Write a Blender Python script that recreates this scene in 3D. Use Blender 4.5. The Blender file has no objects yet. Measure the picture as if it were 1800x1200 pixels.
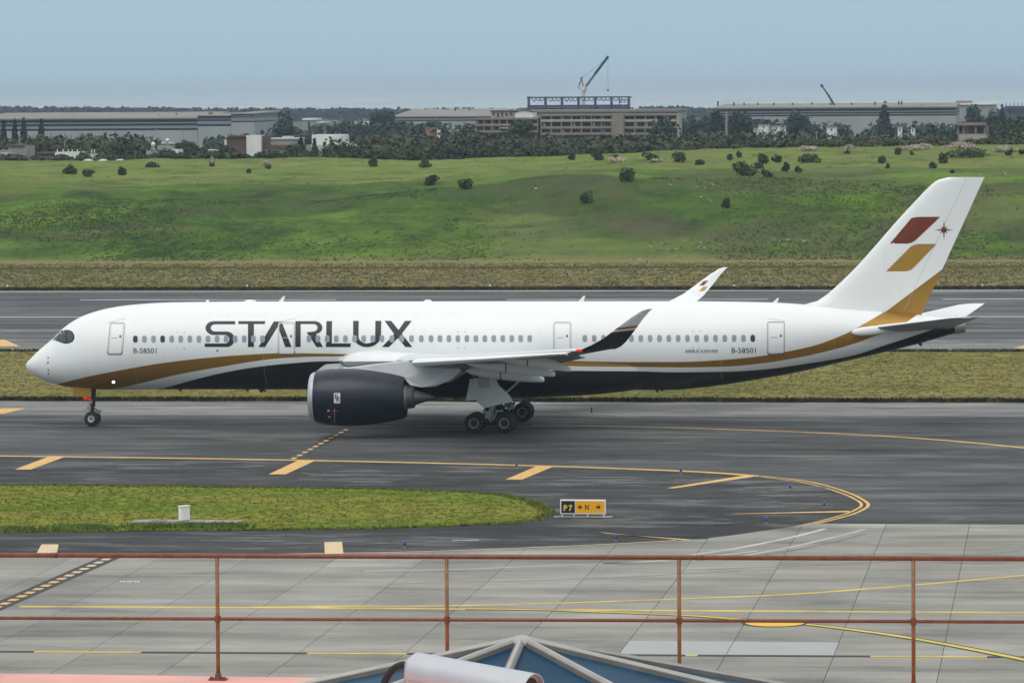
import bpy, bmesh, math, random
import numpy as np
from math import sin, cos, tan, atan, radians, pi, sqrt, hypot
from mathutils import Vector, Matrix
from mathutils.bvhtree import BVHTree

random.seed(7)
rng = np.random.default_rng(7)
scn = bpy.context.scene
COL = scn.collection

# ------------------------------------------------------------------ camera
FPX = 8000.0                      # focal length in photo pixels (photo is 1800 wide)
PSI, RHO, YH, CAMH = radians(6.9), radians(0.38), 152.0, 23.8
TH = atan((600 - YH) / FPX)
F_ = np.array([-sin(PSI) * cos(TH), cos(PSI) * cos(TH), -sin(TH)])
R0 = np.array([cos(PSI), sin(PSI), 0.0])
U0 = np.cross(R0, F_)
R_ = R0 * cos(RHO) - U0 * sin(RHO)
U_ = U0 * cos(RHO) + R0 * sin(RHO)
C_ = np.array([0, 0, CAMH])
cam_d = bpy.data.cameras.new("camera")
cam = bpy.data.objects.new("camera", cam_d)
COL.objects.link(cam)
cam_d.sensor_width = 36.0
cam_d.lens = 36.0 * FPX / 1800.0
cam_d.clip_start = 1.0
cam_d.clip_end = 80000.0
M = Matrix(((R_[0], U_[0], -F_[0], 0), (R_[1], U_[1], -F_[1], 0), (R_[2], U_[2], -F_[2], CAMH), (0, 0, 0, 1)))
cam.matrix_world = M
scn.camera = cam

# ------------------------------------------------------------------ sky, sun, exposure
SUN_EL, SUN_AZ = radians(52), radians(205)      # azimuth from +Y clockwise: behind the camera, a little left
w = bpy.data.worlds.new("World")
scn.world = w
w.use_nodes = True
nt = w.node_tree
bg = nt.nodes["Background"]
sky = nt.nodes.new("ShaderNodeTexSky")
sky.sky_type = 'NISHITA'
sky.sun_disc = False
sky.sun_elevation = SUN_EL
sky.sun_rotation = SUN_AZ
sky.air_density = 1.3
sky.dust_density = 3.0
sky.ozone_density = 2.0
mx = nt.nodes.new("ShaderNodeMix")
mx.data_type = 'RGBA'
mx.inputs[0].default_value = 0.92
# overcast layer: the standard overcast sky, three times brighter overhead than at the horizon
tc_ = nt.nodes.new("ShaderNodeTexCoord")
sp_ = nt.nodes.new("ShaderNodeSeparateXYZ")
nt.links.new(tc_.outputs["Generated"], sp_.inputs[0])
cr_ = nt.nodes.new("ShaderNodeValToRGB")
cr_.color_ramp.elements[0].position = 0.0
cr_.color_ramp.elements[0].color = (0.320, 0.455, 0.540, 1)
cr_.color_ramp.elements[1].position = 1.0
cr_.color_ramp.elements[1].color = (1.0, 1.0, 0.99, 1)
nt.links.new(sp_.outputs[2], cr_.inputs[0])
sc0 = nt.nodes.new("ShaderNodeVectorMath")
sc0.operation = 'SCALE'
sc0.inputs[3].default_value = 11.5
nt.links.new(cr_.outputs[0], sc0.inputs[0])
nt.links.new(sc0.outputs[0], mx.inputs[7])
nt.links.new(sky.outputs[0], mx.inputs[6])
nt.links.new(mx.outputs[2], bg.inputs[0])
bg.inputs[1].default_value = 0.10
sun_d = bpy.data.lights.new("sun", 'SUN')
sun_d.energy = 1.1
sun_d.angle = radians(45)
sun_d.color = (1.0, 0.96, 0.9)
sun = bpy.data.objects.new("sun", sun_d)
COL.objects.link(sun)
sd = Vector((sin(SUN_AZ) * cos(SUN_EL), cos(SUN_AZ) * cos(SUN_EL), sin(SUN_EL)))
sun.rotation_euler = sd.to_track_quat('Z', 'Y').to_euler()
vs = scn.view_settings
vs.view_transform = 'Standard'
vs.look = 'None'
vs.exposure = 0.14
vs.gamma = 1.0
vs.use_curve_mapping = False
cy = scn.cycles
cy.use_denoising = True
cy.max_bounces = 6
cy.diffuse_bounces = 3
cy.glossy_bounces = 3
cy.transmission_bounces = 4
cy.volume_bounces = 0
cy.transparent_max_bounces = 8


# ------------------------------------------------------------------ pixel helpers (a pixel is a direction only)
def ray(px, py):
    return F_ + R_ * ((px - 900) / FPX) + U_ * ((600 - py) / FPX)


def onz(px, py, z=0.0):
    d = ray(px, py)
    return C_ + d * ((z - CAMH) / d[2])


def ony(px, py, y):
    d = ray(px, py)
    return C_ + d * (y / d[1])


def ppm(y):
    return FPX / y                # photo pixels per metre at distance y


# ------------------------------------------------------------------ materials
MAT = {}


def nodes_mat(name):
    m = bpy.data.materials.new(name)
    m.use_nodes = True
    t = m.node_tree
    return m, t, t.nodes["Principled BSDF"]


def N(t, kind, **kw):
    n = t.nodes.new(kind)
    for k, v in kw.items():
        setattr(n, k, v)
    return n


def coords(t, scale=(1, 1, 1), kind='Object'):
    tc = N(t, "ShaderNodeTexCoord")
    mp = N(t, "ShaderNodeMapping")
    mp.inputs[3].default_value = scale
    t.links.new(tc.outputs[kind], mp.inputs[0])
    return mp.outputs[0]


def noise(t, vec, scale, detail=4, rough=0.55):
    n = N(t, "ShaderNodeTexNoise")
    n.inputs["Scale"].default_value = scale
    n.inputs["Detail"].default_value = detail
    n.inputs["Roughness"].default_value = rough
    t.links.new(vec, n.inputs[0])
    return n.outputs[0]


def ramp(t, fac, stops):
    r = N(t, "ShaderNodeValToRGB")
    e = r.color_ramp.elements
    while len(e) < len(stops):
        e.new(0.5)
    for k, (p, c) in enumerate(stops):
        e[k].position = p
        e[k].color = tuple(c) + (1,) if len(c) == 3 else c
    t.links.new(fac, r.inputs[0])
    return r.outputs[0]


def mixc(t, fac, a, b, mode='MIX'):
    m = N(t, "ShaderNodeMix", data_type='RGBA', blend_type=mode)
    for sock, v in ((m.inputs[0], fac), (m.inputs[6], a), (m.inputs[7], b)):
        if hasattr(v, "is_linked") or hasattr(v, "links"):
            t.links.new(v, sock)
        elif isinstance(v, (tuple, list)):
            sock.default_value = tuple(v) + (1,) if len(v) == 3 else v
        else:
            sock.default_value = v
    return m.outputs[2]


def math_(t, op, a, b=None, clamp=False):
    m = N(t, "ShaderNodeMath", operation=op)
    m.use_clamp = clamp
    for k, v in enumerate((a, b)):
        if v is None:
            continue
        if hasattr(v, "links"):
            t.links.new(v, m.inputs[k])
        else:
            m.inputs[k].default_value = v
    return m.outputs[0]


def bump(t, b, height, strength=0.3, dist=0.05):
    n = N(t, "ShaderNodeBump")
    n.inputs["Strength"].default_value = strength
    n.inputs["Distance"].default_value = dist
    t.links.new(height, n.inputs["Height"])
    t.links.new(n.outputs[0], b.inputs["Normal"])


def simple(name, col, rough=0.6, metal=0.0, var=0.12, scale=3.0, coat=0.0, emit=None, stretch=(1, 1, 1)):
    m, t, b = nodes_mat(name)
    v = coords(t, stretch)
    n = noise(t, v, scale)
    lo = tuple(max(0, c * (1 - var)) for c in col)
    hi = tuple(min(1, c * (1 + var)) for c in col)
    c = ramp(t, n, [(0.3, lo), (0.7, hi)])
    t.links.new(c, b.inputs["Base Color"])
    b.inputs["Roughness"].default_value = rough
    b.inputs["Metallic"].default_value = metal
    b.inputs["Coat Weight"].default_value = coat
    if emit:
        b.inputs["Emission Color"].default_value = tuple(emit[0]) + (1,)
        b.inputs["Emission Strength"].default_value = emit[1]
    MAT[name] = m
    return m


def asphalt(name, base, light, dark, ystreak=0.35, xs=0.012, patches=True):
    m, t, b = nodes_mat(name)
    v = coords(t)
    vs_ = coords(t, (xs, ystreak * 0.28, 1))
    n1 = noise(t, vs_, 3.0, 6, 0.6)
    n2 = noise(t, coords(t, (0.02, 0.05, 1)), 1.6, 5, 0.62)
    n3 = noise(t, v, 6.0, 3, 0.7)
    c = ramp(t, n1, [(0.36, dark), (0.46, base), (0.54, base), (0.66, light)])
    c2 = ramp(t, n2, [(0.38, (0.66,) * 3), (0.5, (1.0,) * 3), (0.62, (1.25,) * 3)])
    c = mixc(t, 1.0, c, c2, 'MULTIPLY')
    c3 = ramp(t, n3, [(0.3, (0.86,) * 3), (0.7, (1.14,) * 3)])
    c = mixc(t, 1.0, c, c3, 'MULTIPLY')
    # thin long tyre / tar streaks
    n4 = noise(t, coords(t, (0.03, 0.22, 1)), 2.2, 6, 0.7)
    st = ramp(t, n4, [(0.53, (1, 1, 1)), (0.62, (0.45,) * 3)])
    c = mixc(t, 0.7, c, st, 'MULTIPLY')
    n5 = noise(t, coords(t, (0.04, 0.16, 1)), 2.6, 6, 0.68)
    st2 = ramp(t, n5, [(0.55, (0, 0, 0)), (0.63, (0.6,) * 3)])
    c = mixc(t, st2, c, tuple(min(1, x * 1.25) for x in light))
    t.links.new(c, b.inputs["Base Color"])
    b.inputs["Roughness"].default_value = 0.85
    b.inputs["Specular IOR Level"].default_value = 0.3
    bump(t, b, n3, 0.15, 0.01)
    MAT[name] = m


def grass_mat(name, cols, big=0.05, fine=1.2, stretch=(1, 1, 1), rough=0.9, bumpd=0.1):
    m, t, b = nodes_mat(name)
    v = coords(t, stretch)
    n1 = noise(t, v, big, 6, 0.62)
    n2 = noise(t, v, fine, 5, 0.7)
    n3 = noise(t, v, big * 5.5, 4, 0.6)
    k = len(cols)
    c = ramp(t, n1, [(0.3 + 0.4 * i / (k - 1), cols[i]) for i in range(k)])
    c2 = ramp(t, n2, [(0.28, (0.55,) * 3), (0.5, (1,) * 3), (0.75, (1.35,) * 3)])
    c = mixc(t, 1.0, c, c2, 'MULTIPLY')
    c3 = ramp(t, n3, [(0.32, (0.72, 0.75, 0.7)), (0.5, (1,) * 3), (0.7, (1.2, 1.15, 1.1))])
    c = mixc(t, 1.0, c, c3, 'MULTIPLY')
    t.links.new(c, b.inputs["Base Color"])
    b.inputs["Roughness"].default_value = rough
    b.inputs["Specular IOR Level"].default_value = 0.15
    bump(t, b, n2, 0.6, bumpd)
    MAT[name] = m


def leaf_mat(name, c1, c2, c3, scale=0.6, up=0.0):
    m, t, b = nodes_mat(name)
    n = noise(t, coords(t), scale, 3, 0.6)
    oi = N(t, "ShaderNodeObjectInfo")
    c = ramp(t, n, [(0.3, c1), (0.52, c2), (0.74, c3)])
    r = ramp(t, oi.outputs["Random"], [(0, (0.8,) * 3), (1, (1.2, 1.15, 1.1))])
    c = mixc(t, 1.0, c, r, 'MULTIPLY')
    t.links.new(c, b.inputs["Base Color"])
    b.inputs["Roughness"].default_value = 0.75
    b.inputs["Specular IOR Level"].default_value = 0.2
    if up > 0:                       # thin blades shade like the sward they stand in
        ge = N(t, "ShaderNodeNewGeometry")
        mv = N(t, "ShaderNodeMix", data_type='VECTOR')
        mv.inputs[0].default_value = up
        mv.inputs[5].default_value = (0, 0, 1)
        t.links.new(ge.outputs["Normal"], mv.inputs[4])
        nv = N(t, "ShaderNodeVectorMath", operation='NORMALIZE')
        t.links.new(mv.outputs[1], nv.inputs[0])
        t.links.new(nv.outputs[0], b.inputs["Normal"])
    MAT[name] = m


asphalt("asphalt_taxi", (0.066, 0.065, 0.064), (0.125, 0.122, 0.117), (0.038, 0.038, 0.038), 0.3, 0.03)
asphalt("asphalt_near", (0.034, 0.033, 0.032), (0.105, 0.10, 0.095), (0.018, 0.018, 0.018), 0.5, 0.06)
asphalt("asphalt_runway", (0.082, 0.082, 0.083), (0.14, 0.138, 0.134), (0.05, 0.05, 0.05), 0.18, 0.01)
asphalt("asphalt_shoulder", (0.17, 0.165, 0.155), (0.25, 0.24, 0.22), (0.10, 0.10, 0.098), 0.35, 0.03)
grass_mat("grass_island", [(0.095, 0.15, 0.012), (0.15, 0.19, 0.013), (0.215, 0.20, 0.026), (0.115, 0.165, 0.013)], 0.22, 2.0, (0.3, 0.8, 1))
grass_mat("grass_verge", [(0.125, 0.135, 0.026), (0.185, 0.168, 0.038), (0.215, 0.185, 0.056), (0.15, 0.155, 0.03)], 0.05, 1.5, (0.35, 1, 1))
grass_mat("grass_dry", [(0.14, 0.125, 0.042), (0.19, 0.155, 0.066), (0.145, 0.14, 0.04), (0.205, 0.165, 0.076)], 0.03, 0.9, (0.2, 1, 1))
grass_mat("ground_mat", [(0.05, 0.07, 0.025), (0.08, 0.09, 0.04), (0.06, 0.08, 0.03)], 0.01, 0.3)
simple("white_line", (0.62, 0.62, 0.60), 0.7, var=0.18, scale=1.5, stretch=(0.2, 1, 1))
simple("yellow_paint", (0.66, 0.39, 0.12), 0.7, var=0.2, scale=2.5)
simple("yellow_disc", (0.72, 0.41, 0.03), 0.7, var=0.15, scale=1.0)
simple("yellow_apron", (0.60, 0.44, 0.06), 0.7, var=0.3, scale=0.5)
simple("yellow_thin", (0.66, 0.41, 0.10), 0.7, var=0.25, scale=0.8)
simple("tan_paint", (0.62, 0.47, 0.28), 0.75, var=0.15, scale=2)
simple("black_paint", (0.03, 0.03, 0.034), 0.75, var=0.25, scale=2)
simple("faded_line", (0.30, 0.265, 0.21), 0.8, var=0.3, scale=0.5)
m, t, b = nodes_mat("worn_patch")          # ragged worn asphalt: gaps where the wear stops
nw = noise(t, coords(t, (0.10, 0.42, 1)), 1.6, 6, 0.68)
nw2 = noise(t, coords(t), 3.0, 3, 0.6)
t.links.new(ramp(t, nw2, [(0.3, (0.10, 0.098, 0.094)), (0.7, (0.15, 0.147, 0.14))]), b.inputs["Base Color"])
t.links.new(ramp(t, nw, [(0.47, (0, 0, 0)), (0.55, (0.85,) * 3)]), b.inputs["Alpha"])
b.inputs["Roughness"].default_value = 0.9
MAT["worn_patch"] = m
simple("tar", (0.03, 0.03, 0.032), 0.8)
simple("rust_rail", (0.17, 0.052, 0.022), 0.36, var=0.25, scale=14)
simple("rust_post", (0.24, 0.105, 0.032), 0.5, var=0.3, scale=12)
simple("pink_roof", (0.72, 0.36, 0.31), 0.8, var=0.1, scale=1.5)
simple("terminal_wall", (0.5, 0.42, 0.38), 0.8)
simple("alu", (0.38, 0.36, 0.33), 0.5, 0.1, var=0.12, scale=4)
simple("alu_dark", (0.16, 0.15, 0.14), 0.6, var=0.2, scale=6)
simple("silver", (0.50, 0.51, 0.53), 0.3, 0.35, var=0.04, scale=9)
simple("black_rubber", (0.012, 0.012, 0.013), 0.5, var=0.2)
simple("box_white", (0.80, 0.79, 0.77), 0.6, var=0.05)
simple("sign_yellow", (0.84, 0.39, 0.004), 0.5, var=0.04)
simple("sign_black", (0.012, 0.012, 0.012), 0.5)
simple("light_blue", (0.02, 0.10, 0.42), 0.4, var=0.1)
simple("concrete_old", (0.27, 0.255, 0.225), 0.9, var=0.3, scale=1.2)

# concrete apron slabs: per-slab tone, stains, fine grain
m, t, b = nodes_mat("concrete_slab")
oi = N(t, "ShaderNodeObjectInfo")
vw = N(t, "ShaderNodeNewGeometry").outputs["Position"]
mp = N(t, "ShaderNodeMapping")
mp.inputs[3].default_value = (0.035, 0.13, 1)
t.links.new(vw, mp.inputs[0])
n1 = noise(t, mp.outputs[0], 2.2, 6, 0.62)
n2 = noise(t, vw, 0.12, 5, 0.6)
n3 = noise(t, vw, 7.0, 3, 0.6)
c = ramp(t, n1, [(0.36, (0.175, 0.165, 0.146)), (0.46, (0.25, 0.236, 0.208)), (0.55, (0.275, 0.26, 0.23)), (0.66, (0.335, 0.316, 0.28))])
c = mixc(t, 1.0, c, ramp(t, n2, [(0.3, (0.78, 0.78, 0.79)), (0.5, (1,) * 3), (0.7, (1.1, 1.08, 1.05))]), 'MULTIPLY')
c = mixc(t, 1.0, c, ramp(t, oi.outputs["Random"], [(0, (0.9, 0.9, 0.9)), (0.85, (1.06, 1.06, 1.05)), (1, (1.12, 1.13, 1.13))]), 'MULTIPLY')
c = mixc(t, 1.0, c, ramp(t, n3, [(0.3, (0.93,) * 3), (0.7, (1.07,) * 3)]), 'MULTIPLY')
t.links.new(c, b.inputs["Base Color"])
b.inputs["Roughness"].default_value = 0.85
b.inputs["Specular IOR Level"].default_value = 0.3
MAT["concrete_slab"] = m
simple("concrete_new", (0.35, 0.355, 0.345), 0.8, var=0.05, scale=0.6)

# aircraft paints
simple("ac_white", (0.80, 0.80, 0.785), 0.42, var=0.012, scale=0.6, coat=0.08)
simple("ac_grey", (0.50, 0.51, 0.52), 0.4, var=0.05, scale=1.2, coat=0.1)
simple("ac_lightgrey", (0.62, 0.63, 0.65), 0.35, var=0.04, scale=1.0, coat=0.1)
simple("ac_navy", (0.007, 0.009, 0.014), 0.35, var=0.15, scale=1.0, coat=0.05)
simple("nacelle_navy", (0.010, 0.014, 0.024), 0.33, var=0.2, scale=1.6, coat=0.03)
MAT["nacelle_navy"].node_tree.nodes["Principled BSDF"].inputs["Specular IOR Level"].default_value = 0.35
simple("ac_gold", (0.46, 0.255, 0.042), 0.38, 0.5, var=0.05, scale=1.0, coat=0.05)
simple("ac_red", (0.17, 0.034, 0.008), 0.38, 0.2, var=0.1, coat=0.0)
simple("letter_navy", (0.008, 0.010, 0.016), 0.5, var=0.1)
simple("seam", (0.10, 0.10, 0.105), 0.5)
simple("wing_under_shaded", (0.30, 0.305, 0.31), 0.45, var=0.06, scale=1.2)  # underside shade put into the grey of wings, flaps and tailplanes
simple("skin_seam", (0.66, 0.66, 0.65), 0.5)
simple("seam_light", (0.42, 0.42, 0.42), 0.5)
simple("pane_grey", (0.27, 0.30, 0.335), 0.15, var=0.12, scale=0.35, coat=0.5)
simple("pane_dark", (0.012, 0.012, 0.014), 0.12, coat=0.5)
simple("pane_rim", (0.36, 0.37, 0.39), 0.4)
simple("cockpit_mask", (0.006, 0.006, 0.007), 0.3)
simple("cockpit_glass", (0.03, 0.05, 0.06), 0.15, var=0.5, scale=2.0, coat=0.2)
simple("tyre", (0.014, 0.014, 0.017), 0.75, var=0.2, scale=5)
simple("rim_grey", (0.28, 0.28, 0.27), 0.4, 0.3)
simple("rim_white", (0.68, 0.68, 0.66), 0.4)
simple("hub_dark", (0.035, 0.035, 0.04), 0.5, 0.3)
simple("gear_metal", (0.34, 0.35, 0.34), 0.4, 0.3, var=0.3, scale=8)
simple("gear_dark", (0.03, 0.03, 0.032), 0.5)
simple("hot_metal", (0.13, 0.125, 0.12), 0.4, 0.6, var=0.2)
simple("ring_metal", (0.36, 0.35, 0.32), 0.35, 0.6)
simple("lip_metal", (0.52, 0.53, 0.54), 0.32, 0.5, var=0.05)
simple("lamp_white", (0.9, 0.9, 0.88), 0.3, emit=((1, 0.97, 0.9), 2.5))
simple("lamp_red", (0.6, 0.02, 0.01), 0.3, emit=((1, 0.02, 0.01), 0.35))
simple("stencil_pink", (0.55, 0.22, 0.24), 0.5)

# buildings
simple("shed_wall", (0.30, 0.31, 0.31), 0.7, var=0.12, scale=0.08, stretch=(1, 1, 0.1))
simple("shed_roof", (0.20, 0.18, 0.155), 0.8, var=0.15, scale=0.05)
simple("shed_dark", (0.018, 0.02, 0.04), 0.6)
simple("shed_band", (0.20, 0.215, 0.24), 0.6)
simple("plaster_white", (0.66, 0.66, 0.63), 0.85, var=0.1, scale=0.3)
simple("plaster_cream", (0.50, 0.50, 0.42), 0.85, var=0.1, scale=0.3)
simple("plaster_grey", (0.27, 0.27, 0.26), 0.9, var=0.2, scale=0.3)
simple("brick_brown", (0.12, 0.075, 0.06), 0.9, var=0.25, scale=0.4)
simple("brick_pink", (0.27, 0.16, 0.13), 0.9, var=0.2, scale=0.4)
simple("roof_red", (0.11, 0.05, 0.045), 0.9, var=0.2, scale=0.4)
simple("shed_blue", (0.04, 0.045, 0.09), 0.7)
simple("ruin", (0.23, 0.19, 0.155), 0.95, var=0.22, scale=0.25)
simple("ruin_light", (0.36, 0.32, 0.27), 0.95, var=0.15, scale=0.25)
simple("opening", (0.045, 0.042, 0.045), 0.9)
simple("window_frame", (0.6, 0.6, 0.58), 0.6)
simple("window_glass", (0.05, 0.06, 0.07), 0.1, coat=0.5)
simple("steel_navy", (0.045, 0.045, 0.13), 0.6)
simple("netting", (0.05, 0.052, 0.055), 0.9)
simple("crane_pale", (0.50, 0.49, 0.47), 0.5)
simple("crane_dark", (0.035, 0.035, 0.045), 0.5)
simple("pole_grey", (0.26, 0.25, 0.24), 0.7)
simple("tank_steel", (0.55, 0.56, 0.57), 0.35, 0.5)
simple("bark", (0.055, 0.042, 0.03), 0.9, var=0.3, scale=4)
leaf_mat("leaf_dark", (0.014, 0.030, 0.010), (0.028, 0.052, 0.016), (0.052, 0.078, 0.026), 0.7)
leaf_mat("leaf_olive", (0.026, 0.036, 0.014), (0.05, 0.06, 0.026), (0.085, 0.09, 0.042), 0.25)
leaf_mat("leaf_green", (0.02, 0.045, 0.012), (0.042, 0.075, 0.02), (0.07, 0.11, 0.03), 0.5)
leaf_mat("leaf_blue", (0.014, 0.03, 0.022), (0.024, 0.045, 0.034), (0.04, 0.065, 0.045), 0.2)
leaf_mat("leaf_coast", (0.004, 0.009, 0.013), (0.007, 0.014, 0.019), (0.012, 0.021, 0.026), 0.02)
leaf_mat("leaf_wood", (0.022, 0.034, 0.016), (0.05, 0.06, 0.03), (0.10, 0.098, 0.062), 0.035)
leaf_mat("plume", (0.30, 0.26, 0.20), (0.40, 0.36, 0.29), (0.5, 0.46, 0.4), 0.8)
leaf_mat("blade_green", (0.105, 0.16, 0.01), (0.16, 0.20, 0.014), (0.225, 0.225, 0.03), 0.22, 0.85)
leaf_mat("blade_verge", (0.125, 0.122, 0.025), (0.19, 0.17, 0.04), (0.245, 0.205, 0.07), 0.3, 0.8)
leaf_mat("blade_edge", (0.02, 0.022, 0.01), (0.05, 0.05, 0.02), (0.12, 0.11, 0.035), 0.6)
leaf_mat("blade_weed", (0.04, 0.09, 0.012), (0.08, 0.14, 0.018), (0.13, 0.19, 0.025), 0.5, 0.5)
leaf_mat("blade_bank", (0.045, 0.085, 0.014), (0.07, 0.13, 0.018), (0.13, 0.185, 0.03), 0.35, 0.8)


# ------------------------------------------------------------------ object helpers
def link(name, me, parent=None):
    o = bpy.data.objects.new(name, me)
    COL.objects.link(o)
    if parent is not None:
        o.parent = parent
    return o


def tag(o, label=None, cat=None, group=None, kind=None):
    if label:
        o["label"] = label
    if cat:
        o["category"] = cat
    if group:
        o["group"] = group
    if kind:
        o["kind"] = kind
    return o


def thing(name, label, cat, loc=(0, 0, 0), group=None):
    o = link(name, None)
    o.location = loc
    o.empty_display_size = 0.3
    return tag(o, label, cat, group)


def mesh(name, verts, faces, mats, parent=None, smooth=False, midx=None):
    me = bpy.data.meshes.new(name)
    me.from_pydata([tuple(map(float, v)) for v in verts], [], [tuple(f) for f in faces])
    for mname in ([mats] if isinstance(mats, str) else mats):
        me.materials.append(MAT[mname])
    if midx is not None:
        me.polygons.foreach_set("material_index", midx)
    if smooth:
        me.polygons.foreach_set("use_smooth", [True] * len(me.polygons))
    me.update()
    return link(name, me, parent)


def quads_mesh(name, V, mats, parent=None, k=4):
    """V: (n*k,3) array, k-gon soup, fast path"""
    n = len(V) // k
    me = bpy.data.meshes.new(name)
    me.vertices.add(len(V))
    me.vertices.foreach_set("co", np.asarray(V, np.float32).ravel())
    me.loops.add(n * k)
    me.loops.foreach_set("vertex_index", np.arange(n * k, dtype=np.int32))
    me.polygons.add(n)
    me.polygons.foreach_set("loop_start", np.arange(0, n * k, k, dtype=np.int32))
    me.polygons.foreach_set("loop_total", np.full(n, k, np.int32))
    me.materials.append(MAT[mats])
    me.update(calc_edges=True)
    return link(name, me, parent)


class MB:
    def __init__(s):
        s.v, s.f, s.m = [], [], []

    def add(s, verts, faces, mi=0):
        o = len(s.v)
        s.v += [tuple(v) for v in verts]
        s.f += [tuple(i + o for i in f) for f in faces]
        s.m += [mi] * len(faces)
        return s

    def box(s, c, d, mi=0, rz=0.0):
        hx, hy, hz = d[0] / 2, d[1] / 2, d[2] / 2
        P = []
        for z in (-hz, hz):
            for x, y in ((-hx, -hy), (hx, -hy), (hx, hy), (-hx, hy)):
                P.append((c[0] + x * cos(rz) - y * sin(rz), c[1] + x * sin(rz) + y * cos(rz), c[2] + z))
        return s.add(P, [(3, 2, 1, 0), (4, 5, 6, 7), (0, 1, 5, 4), (1, 2, 6, 5), (2, 3, 7, 6), (3, 0, 4, 7)], mi)

    def tube(s, p0, p1, r0, r1=None, n=12, mi=0, cap=True):
        r1 = r0 if r1 is None else r1
        p0, p1 = Vector(p0), Vector(p1)
        a = (p1 - p0).normalized()
        u = a.orthogonal().normalized()
        v = a.cross(u)
        P = [tuple(p + (u * cos(2 * pi * k / n) + v * sin(2 * pi * k / n)) * r) for p, r in ((p0, r0), (p1, r1)) for k in range(n)]
        fs = [(k, (k + 1) % n, n + (k + 1) % n, n + k) for k in range(n)]
        if cap:
            fs += [tuple(range(n - 1, -1, -1)), tuple(range(n, 2 * n))]
        return s.add(P, fs, mi)

    def revolve(s, prof, c=(0, 0, 0), axis='x', n=32, mi=0):
        """prof: (along, radius)"""
        P = []
        for a, r in prof:
            for k in range(n):
                q = 2 * pi * k / n
                if axis == 'x':
                    P.append((c[0] + a, c[1] + r * cos(q), c[2] + r * sin(q)))
                elif axis == 'y':
                    P.append((c[0] + r * cos(q), c[1] + a, c[2] + r * sin(q)))
                else:
                    P.append((c[0] + r * cos(q), c[1] + r * sin(q), c[2] + a))
        fs = []
        for j in range(len(prof) - 1):
            for k in range(n):
                fs.append((j * n + k, j * n + (k + 1) % n, (j + 1) * n + (k + 1) % n, (j + 1) * n + k))
        return s.add(P, fs, mi)

    def prism(s, poly, y0, y1, mi=0):
        """poly in (x,z), extruded along y"""
        n = len(poly)
        P = [(x, y0, z) for x, z in poly] + [(x, y1, z) for x, z in poly]
        fs = [tuple(range(n)), tuple(range(2 * n - 1, n - 1, -1))]
        fs += [(k, n + k, n + (k + 1) % n, (k + 1) % n) for k in range(n)]
        return s.add(P, fs, mi)

    def build(s, name, mats, parent=None, smooth=False, bevel=0.0):
        o = mesh(name, s.v, s.f, mats, parent, smooth, s.m)
        if bevel > 0:
            md = o.modifiers.new("bevel", 'BEVEL')
            md.width = bevel
            md.segments = 2
            md.limit_method = 'ANGLE'
        return o


def sheet(name, pts, z, mat, parent=None, kind=None):
    """flat polygon sheet from xy points"""
    o = mesh(name, [(p[0], p[1], z) for p in pts], [tuple(range(len(pts)))], mat, parent)
    if o.data.polygons[0].normal.z < 0:
        o.data.flip_normals()
    return tag(o, kind=kind) if kind else o


def strip(name, pts, width, z, mat, parent=None):
    """painted line along xy points"""
    P = [Vector((p[0], p[1])) for p in pts]
    V, Fs = [], []
    for k, p in enumerate(P):
        a = P[max(0, k - 1)]
        b_ = P[min(len(P) - 1, k + 1)]
        d = (b_ - a).normalized()
        n = Vector((-d.y, d.x)) * width / 2
        V += [(p.x + n.x, p.y + n.y, z), (p.x - n.x, p.y - n.y, z)]
    Fs = [(2 * k + 1, 2 * k + 3, 2 * k + 2, 2 * k) for k in range(len(P) - 1)]
    return mesh(name, V, Fs, mat, parent)


def spline(pts, n=12):
    """Catmull-Rom through 2-D/3-D points"""
    P = [np.array(p, float) for p in pts]
    P = [2 * P[0] - P[1]] + P + [2 * P[-1] - P[-2]]
    out = []
    for k in range(1, len(P) - 2):
        for j in range(n):
            u = j / n
            a, b_, c, d = P[k - 1], P[k], P[k + 1], P[k + 2]
            out.append(0.5 * (2 * b_ + (c - a) * u + (2 * a - 5 * b_ + 4 * c - d) * u * u + (3 * b_ - a - 3 * c + d) * u ** 3))
    out.append(P[-2])
    return out


def pchip(xs, ys):
    xs, ys = np.array(xs, float), np.array(ys, float)
    h = np.diff(xs)
    dl = np.diff(ys) / h
    m_ = np.zeros(len(xs))
    m_[0], m_[-1] = dl[0], dl[-1]
    for k in range(1, len(xs) - 1):
        if dl[k - 1] * dl[k] > 0:
            w1, w2 = 2 * h[k] + h[k - 1], h[k] + 2 * h[k - 1]
            m_[k] = (w1 + w2) / (w1 / dl[k - 1] + w2 / dl[k])

    def f(x):
        x = np.asarray(x, float)
        k = np.clip(np.searchsorted(xs, x) - 1, 0, len(xs) - 2)
        u = (x - xs[k]) / h[k]
        lo, hi = u < 0, u > 1
        uc = np.clip(u, 0, 1)
        v = ((1 + 2 * uc) * (1 - uc) ** 2 * ys[k] + uc * (1 - uc) ** 2 * h[k] * m_[k]
             + uc ** 2 * (3 - 2 * uc) * ys[k + 1] + uc ** 2 * (uc - 1) * h[k] * m_[k + 1])
        v = np.where(lo, ys[0] + m_[0] * (x - xs[0]), v)
        return np.where(hi, ys[-1] + m_[-1] * (x - xs[-1]), v)
    return f


# value noise for terrain heights (python side)
_perm = rng.random((256, 256))


def vnoise(x, y):
    x, y = np.asarray(x, float), np.asarray(y, float)
    xi, yi = np.floor(x).astype(int), np.floor(y).astype(int)
    u, v = x - xi, y - yi
    u, v = u * u * (3 - 2 * u), v * v * (3 - 2 * v)
    g = lambda a, b_: _perm[a % 256, b_ % 256]
    return (g(xi, yi) * (1 - u) + g(xi + 1, yi) * u) * (1 - v) + (g(xi, yi + 1) * (1 - u) + g(xi + 1, yi + 1) * u) * v


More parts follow.
